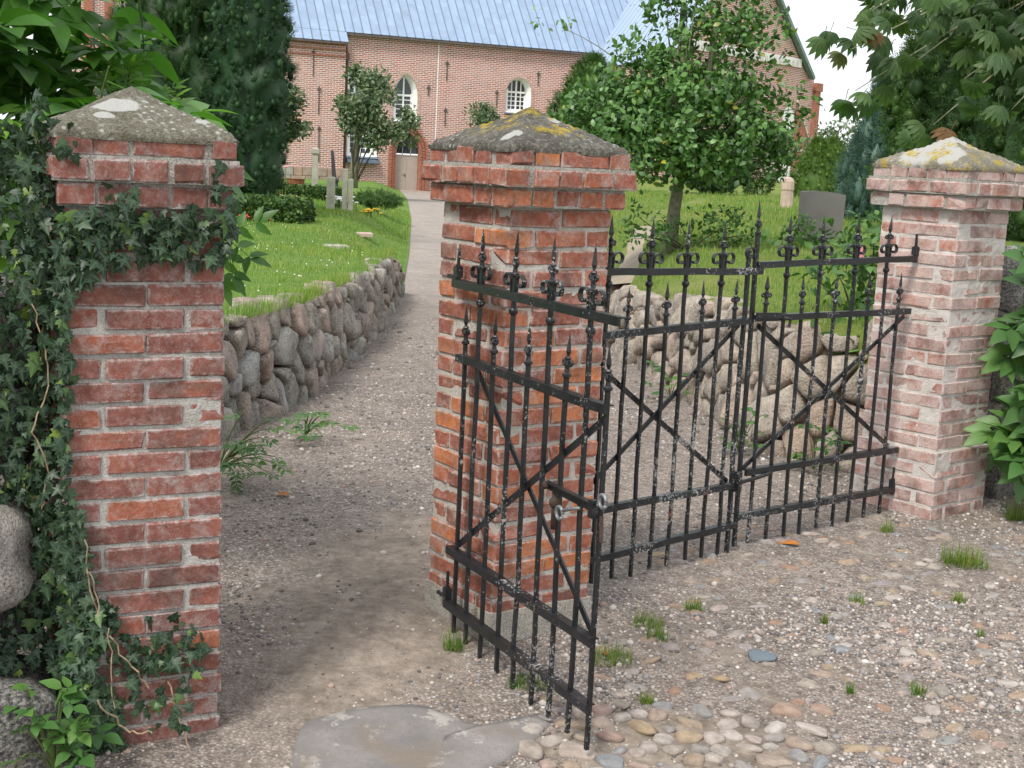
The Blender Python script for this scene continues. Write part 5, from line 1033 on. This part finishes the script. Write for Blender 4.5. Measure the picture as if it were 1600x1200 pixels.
# ------------------------------------------------------------------ church
ch=empty('church',(-9.98,75,0),R(24)); tag(ch,'large brick church with blue-grey lead roof and arched white windows','church')
def arch(x0,x1,z0,zs_,kind,n=9):     # outline of an arched opening, counter-clockwise from lower left
    xm=(x0+x1)/2; rr=(x1-x0)/2; pts=[(x0,z0),(x1,z0)]
    if kind=='round': pts+=[(xm+rr*math.cos(a),zs_+rr*math.sin(a)) for a in np.linspace(0,math.pi,n)]
    else:
        D=2*rr*.95
        a1=math.acos((rr*.95-0+ (D-2*rr))/D) if False else math.acos((D-rr)/D)
        pts+=[(x1-D+D*math.cos(a),zs_+D*math.sin(a)) for a in np.linspace(0,a1,n//2+1)]; pts+=[(x0+D-D*math.cos(a),zs_+D*math.sin(a)) for a in np.linspace(a1,0,n//2+1)[1:]]
    return pts
def wall_holes(name,outer,holes,y,parent,mat,thick=.0):
    bm=bmesh.new()
    def loop(p): vs_=[bm.verts.new((a,y,b)) for a,b in p]; return [bm.edges.new((vs_[i],vs_[(i+1)%len(vs_)])) for i in range(len(vs_))]
    ed=loop(outer)
    for h_ in holes: ed+=loop(h_)
    bmesh.ops.triangle_fill(bm,use_beauty=True,use_dissolve=False,edges=ed,normal=(0,-1,0)); return link(name,bm_mesh(name,bm,False,mat),parent)
def window(x0,x1,z0,zs_,kind,cols,rows,depth=.45,tp=.20,y=0,lead=False,mat=WHITE):
    o=arch(x0,x1,z0,zs_,kind); cx=(x0+x1)/2; w2=(x1-x0)/2; i_=[(cx+(a-cx)*(1-tp/w2),z0+tp*.8+(b-z0)*(1-tp*1.3/(zs_-z0+w2))) for a,b in o]; m=len(o)
    win=link('window',mesh('window',[(a,y-.003,b) for a,b in o]+[(a,y+depth,b) for a,b in i_],[(k,(k+1)%m,m+(k+1)%m,m+k) for k in range(m)],False,mat),ch)
    link('pane',mesh('pane',[(a,y+depth-.01,b) for a,b in i_],[tuple(range(m))],False,GLASS),win)
    b=MB(); xs_=[a for a,_ in i_]; X0,X1=min(xs_),max(xs_); zb=i_[0][1]; zt_=max(b_ for _,b_ in i_)
    def top(xv):     # height of the inner outline at xv
        up=[(a,b_) for a,b_ in i_[1:]]; up=sorted(up); return float(np.interp(xv,[a for a,_ in up],[b_ for _,b_ in up]))
    for k in range(cols+1): xv=X0+(X1-X0)*k/cols; xv=min(max(xv,X0+.03),X1-.03); wd_=.05 if k in(0,cols) else (.045 if cols%2==0 and k==cols//2 else .024); b.box(xv-wd_,xv+wd_,y+depth-.07,y+depth-.015,zb,max(zb+.1,top(xv)-.01))
    for k in range(rows+1):
        zv=zb+(zs_-zb)*k/rows; wd_=.055 if k in(0,rows) else .022; b.box(X0,X1,y+depth-.065,y+depth-.017,zv-wd_,zv+wd_)
    b.build('frame',FRAME,win); return win,o
holes=[]
specs=[(.22,1.35,4.75,6.05,'round',2,4),(2.92,4.32,3.82,5.25,'point',2,5),(9.68,11.25,4.68,5.85,'round',4,4),(.32,2.05,1.75,2.85,'round',4,3),(16.2,17.7,4.68,5.85,'round',4,4)]
for s_ in specs: holes.append(arch(*s_[:5]))
door_o=arch(3.18,4.58,-.4,2.05,'point',11); holes.append(door_o)
wall_holes('wall',[(-.02,-.6),(27,-.6),(27,8.45),(-.02,8.45)],holes,0,ch,CBRICK)
for s_ in specs:
    wn_,o=window(*s_)
    b=MB(); x0,x1,z0=s_[:3]; b.box(x0-.08,x1+.08,-.22,.35,z0-.06,z0-.012); sl=b.build('sill',LEAD,wn_)
b=MB(); v=[(.28,-.42,1.46),(2.1,-.42,1.46),(2.1,.0,1.78),(.28,.0,1.78),(.28,-.42,1.40),(2.1,-.42,1.40),(2.1,0,1.4),(.28,0,1.4)]; b.add(v,[(0,1,2,3),(4,5,1,0),(5,6,2,1),(7,4,0,3)]); b.build('sill_roof',plain('dark_lead',(.08,.11,.14),.5,.4,.2,3),ch)
# brick archivolts (stepped) round the door and the pointed windows
def archivolt(o,y0,dep,wid,mat,parent,gap=.0,nb=30,close=False):
    P=np.array(o[1:]+[o[0]]); P=np.array(o[1:]+o[:1])      # from lower right over the top to lower left
    seg=np.linalg.norm(np.diff(P,axis=0),axis=1); t=np.concatenate([[0],np.cumsum(seg)]); c=P.mean(0); b=MB(); L=t[-1]
    for k in range(nb):
        a0,a1=L*(k+.08)/nb,L*(k+.92)/nb; q=[]
        for a in (a0,a1):
            p_=np.array([np.interp(a,t,P[:,0]),np.interp(a,t,P[:,1])]); e=.05; d=np.array([np.interp(a+e,t,P[:,0])-np.interp(a-e,t,P[:,0]),np.interp(a+e,t,P[:,1])-np.interp(a-e,t,P[:,1])]); d/=np.linalg.norm(d)+1e-9; nv=np.array([d[1],-d[0]]); q.append((p_+nv*gap,p_+nv*(gap+wid)))
        v=[]
        for yv in (y0-dep,y0): v+=[(q[0][0][0],yv,q[0][0][1]),(q[0][1][0],yv,q[0][1][1]),(q[1][1][0],yv,q[1][1][1]),(q[1][0][0],yv,q[1][0][1])]
        b.add(v,[(0,3,2,1),(0,1,5,4),(1,2,6,5),(2,3,7,6),(3,0,4,7)])
    return b.build('archivolt',mat,parent)
for k in range(3): archivolt(door_o,-.001,.05+.07*k,.13,ARCHB,ch,.01+.15*k,44+4*k)
PALEB=plain('arch_brick_pale',(.50,.36,.31),.9,.2,.3,8)
for s_ in specs[:3]: archivolt(arch(*s_[:5])[0:],-.001,.02,.15,PALEB,ch,.02,40)
m_=len(door_o); link('door_reveal',mesh('door_reveal',[(a,0,b) for a,b in door_o]+[(a,.35,b) for a,b in door_o],[(k,(k+1)%m_,m_+(k+1)%m_,m_+k) for k in range(m_)],False,ARCHB),ch)
dr_=empty('door_tmp',(0,0,0)); bpy.data.objects.remove(dr_)
b=MB().box(3.2,3.875,.26,.32,-.4,1.92); b.box(3.885,4.56,.26,.32,-.4,1.92); do=b.build('door',DOORP,ch)
b=MB(); b.box(3.80,3.84,.22,.26,.78,.92); b.tube([(3.78,.235,.86),(3.68,.235,.86)],.014,6); b.build('handle',DARKM,do)
b=MB().box(3.2,4.56,.24,.33,1.92,1.99); b.box(3.62,3.66,.25,.31,1.99,2.85); b.box(4.1,4.14,.25,.31,1.99,2.85); b.build('transom',DOORP,do)
link('fanlight',mesh('fanlight',[(a,.30,b) for a,b in door_o if b>1.5]+[],[tuple(range(len([1 for a,b_ in door_o if b_>1.5])))],False,GLASS),do)
b=MB().box(2.9,4.9,-.55,-.02,-.4,.02); b.build('step',SAND,ch)
# projecting left block
b=MB(); b.add([(-3.1,-.45,-.6),(-.02,-.45,-.6),(-.02,-.45,7.85),(-3.1,-.45,7.85),(-.02,.02,-.6),(-.02,.02,8.4),(-3.1,9,-.6),(-3.1,4.3,13.6),(-3.1,9.0,8.4)],[(0,1,2,3),(1,4,5,2),(6,0,3,7,8)]); b.build('projecting_wall',CBRICK,ch)
b=MB().box(-3.14,-.03,-.52,-.452,7.0,7.06); b.box(-3.16,-.03,-.56,-.452,7.35,7.42); b.box(-3.18,-.03,-.60,-.452,7.62,7.80); b.build('cornice',ARCHB,ch)
rr_=np.random.default_rng(3)
for row,(z0_,z1_) in enumerate(((-.4,.12),(.13,.60),(.61,1.08))):
    x=-3.6
    while x<-.1:
        wd_=.45+.5*rr_.random(); x1=min(x+wd_,-.05); bb=bev(x+.012,x1-.012,-.62,-.455,z0_,z1_,.03); bb.build('plinth_stone',GRAVB if rr_.random()<.6 else plain('plinth_tone',(.30+.1*rr_.random(),.26,.21),.9,.2,.25,3),ch); x=x1
# roof: lead sheets as pieces near the eave, one sheet above
pit=R(50); cp,sp_=math.cos(pit),math.sin(pit)
pm=MB().box(.03,.47,0,1.292,0,.03); nb0=len(pm.f); pm.tube([(.0,.0,.02),(.0,1.29,.02)],.04,6); pm=pm.mesh('roof_panel',False,LEAD); pm.materials.append(plain('lead_seam',(.15,.19,.25),.5,.4,.1,3)); pm.polygons.foreach_set('material_index',np.array([0]*nb0+[1]*(len(pm.polygons)-nb0),np.int32))
ro=link('roof',mesh('roof',[(-3.4,-.30,8.33),(27,-.30,8.33),(27,9,8.33+9.3*sp_/cp),(-3.4,9,8.33+9.3*sp_/cp)],[(0,1,2,3)],False,LEADS),ch)
def panel(x,s,sx=1,sy=1):
    o=link('roof_panel',pm,ro); o.location=(x,-.33+s*cp,8.345+s*sp_); o.rotation_euler=(pit,0,0); o.scale=(sx,sy,1)
for c_i in range(54):
    x=-.03+.5*c_i; st_=-.65*(c_i%2)*.8
    s=0; first=True
    lens=[.75 if c_i%2 else 1.29]+[1.29]*(3 if c_i<38 else 2)
    for l in lens: panel(x,s,1,l/1.29*.998); s+=l
for c_i in range(7):
    x=-3.45+.5*c_i; panel(x,-.74,.98,.72/1.29); s=0
    for l in [.75 if c_i%2 else 1.29]+[1.29]*3: panel(x,s,1,l/1.29*.998); s+=l
b=MB().box(-3.45,-.02,-.83,-.70,7.66,7.76); b.build('gutter',DARKM,ch); b=MB().box(-.02,27,-.36,-.26,8.20,8.31); b.build('gutter',DARKM,ch)
b=MB(); b.box(-3.5,-3.38,-.86,-.74,7.7,7.85); b.build('verge',DARKM,ch)
b=MB(); b.tube([(.02,-.36,8.25),(.05,-.3,7.6),(.12,-.12,7.3)],.06,7); b.box(-.28,.25,-.30,-.06,6.85,7.25); b.tube([(.18,-.12,6.9),(.18,-.12,-.4)],.055,7); b.build('downpipe',PIPE,ch)
b=MB(); b.tube([(-3.9,.2,12),(-3.9,.2,-.4)],.07,7); b.build('downpipe',FRAME,ch)
for x,z0_,z1_,y in ((6.0,6.2,7.3,0),(11.65,6.3,7.1,0),(-1.8,5.9,7.3,-.45),(-1.45,3.9,5.4,-.45),(-1.4,1.4,3.3,-.45),(4.95,5.3,5.9,0),(6.0,3.7,4.7,0),(9.1,5.0,5.9,0)):
    b=MB().box(x-.022,x+.022,y-.06,y-.004,z0_,z1_); b.box(x-.09,x+.09,y-.07,y-.004,z1_-.22,z1_-.10); b.build('wall_anchor',DARKM,ch)
b=MB().box(5.45,5.5,-.015,-.004,2.0,8.2); b.build('lightning_rod',WHITE,ch)
# transept with gable
tr=empty('church_transept',(7.96,73,0),math.atan2(.7658,.6431)); tag(tr,'brick church transept gable with a white frieze behind the holly','church wing')
gb_=[(0,-.5),(15.4,-.5),(15.4,7.3),(13.6,8.2),(6.2,14.6),(0,8.7)]; 
nich=arch(11.35,12.75,1.0,5.2,'round')
wall_holes('gable_wall',[(-1,-.5),(14.9,-.5),(14.9,8.0),(13.6,8.15),(6.3,14.6),(-1,7.65)],[],0,tr,CBRICK)
b=MB(); b.add([(-1,.01,-.5),(-1+.438*13,.01+.899*13,-.5),(-1+.438*13,.01+.899*13,7.6),(-1,.01,7.6)],[(0,1,2,3)]); b.build('side_wall',CBRICK,tr)
b=MB(); b.box(14.9,15.5,-.2,5,-.5,7.2); b.box(14.8,15.6,-.28,5,7.0,7.5); b.build('buttress',ARCHB,tr)
b=MB(); b.box(1.2,13.0,-.10,-.003,8.25,8.75); fz=b.build('frieze',WHITE,tr)
for k in range(22):
    x=1.4+.52*k; b=MB(); o=arch(x,x+.34,8.3,8.45,'round',7); b.add([(a,-.115,z_) for a,z_ in o],[tuple(range(len(o)))]); b.build('frieze_arch',plain('frieze_arch_tone',(.62,.58,.55),.9,.2,.1,4) if k==0 else bpy.data.materials['frieze_arch_tone'],fz)  # arch faces coloured a little darker than the white frieze
b=MB(); b.add([(a,-.02,z_) for a,z_ in nich],[tuple(range(len(nich)))]); ni=b.build('white_niche',WHITE,tr)
b=MB().box(11.55,12.45,-.06,-.022,3.3,4.3); b.build('niche_opening',DARKM,ni)
b=MB(); b.add([(12.9,-.05,1.2),(15.2,-.05,1.2),(15.2,-.05,3.5),(12.9,-.05,6.3)],[(0,1,2,3)]); b.build('brick_panel',ARCHB,tr); b=MB(); b.bar((12.9,-.07,6.3),(15.3,-.07,3.45),.16,.06); b.box(12.9,15.4,-.1,-.052,3.3,3.45); b.build('string_course',plain('pale_mortar_line',(.6,.5,.44),.9,.2,.1,4),tr)
b=MB(); b.add([(6.3,-.2,14.75),(-1.3,-.2,7.47),(-1.3+.438*14,-.2+.899*14,7.47),(6.3+.438*14,-.2+.899*14,14.75)],[(0,1,2,3)]); b.add([(6.3,-.2,14.75),(6.3+.438*14,-.2+.899*14,14.75),(14.2,12,7.8),(14.2,-.2,7.8)],[(0,1,2,3)]); 
lw_=W('lead_transept'); co=lw_.coord(); x_,y_,z_=lw_.sep(co); l_=lw_.ramp(lw_.math('PINGPONG',y_,.25),[(0,1.),(.07,0.)]); b.build('roof',lw_.done(lw_.mix(l_,(.32,.41,.53),(.16,.21,.28)),.45,lw_.bump(l_,.6,.03),.5),tr)
b=MB(); b.bar((6.25,-.22,14.72),(14.3,-.22,7.72),.22,.3); b.build('verge',plain('green_copper_edge',(.16,.24,.22),.6,.4,.2,2),tr)
# tower
tw=empty('church_tower',(-27.6,85,0),R(24)); tag(tw,'brick church tower partly hidden behind the elder and the light yew','tower')
b=MB().box(0,7.2,0,8,-.5,26); b.build('wall',CBRICK,tw)
b=MB(); 
for x in (.3,1.5): b.box(x,x+.5,-.14,-.003,2,25)
b.build('pilaster',ARCHB,tw)

# small white clover heads dotted over the lawn
r=np.random.default_rng(91); n=80; y=8.8+14*r.random(n)**1.3; x=y*(-.21+.12*r.random(n)); k=x<exl(y)-.2; x,y=x[k],y[k]; n=len(x)
ov=np.array([(1,0,0),(-1,0,0),(0,1,0),(0,-1,0),(0,0,1),(0,0,-1.)]); of=np.array([(0,2,4),(2,1,4),(1,3,4),(3,0,4),(2,0,5),(1,2,5),(3,1,5),(0,3,5)])
M=np.eye(3)[None]*(.007+.004*r.random(n))[:,None,None]; v,f=inst(ov,of,M,np.stack([x,y,lawnL(x,y)+.05+.03*r.random(n)],-1))
tag(link('clover_flowers',mesh('clover_flowers',v,f,True,plain('clover_white',(.7,.7,.64),.8,.2,.1,9))),'tiny white clover heads dotted over the left lawn','flowers',kind='stuff')
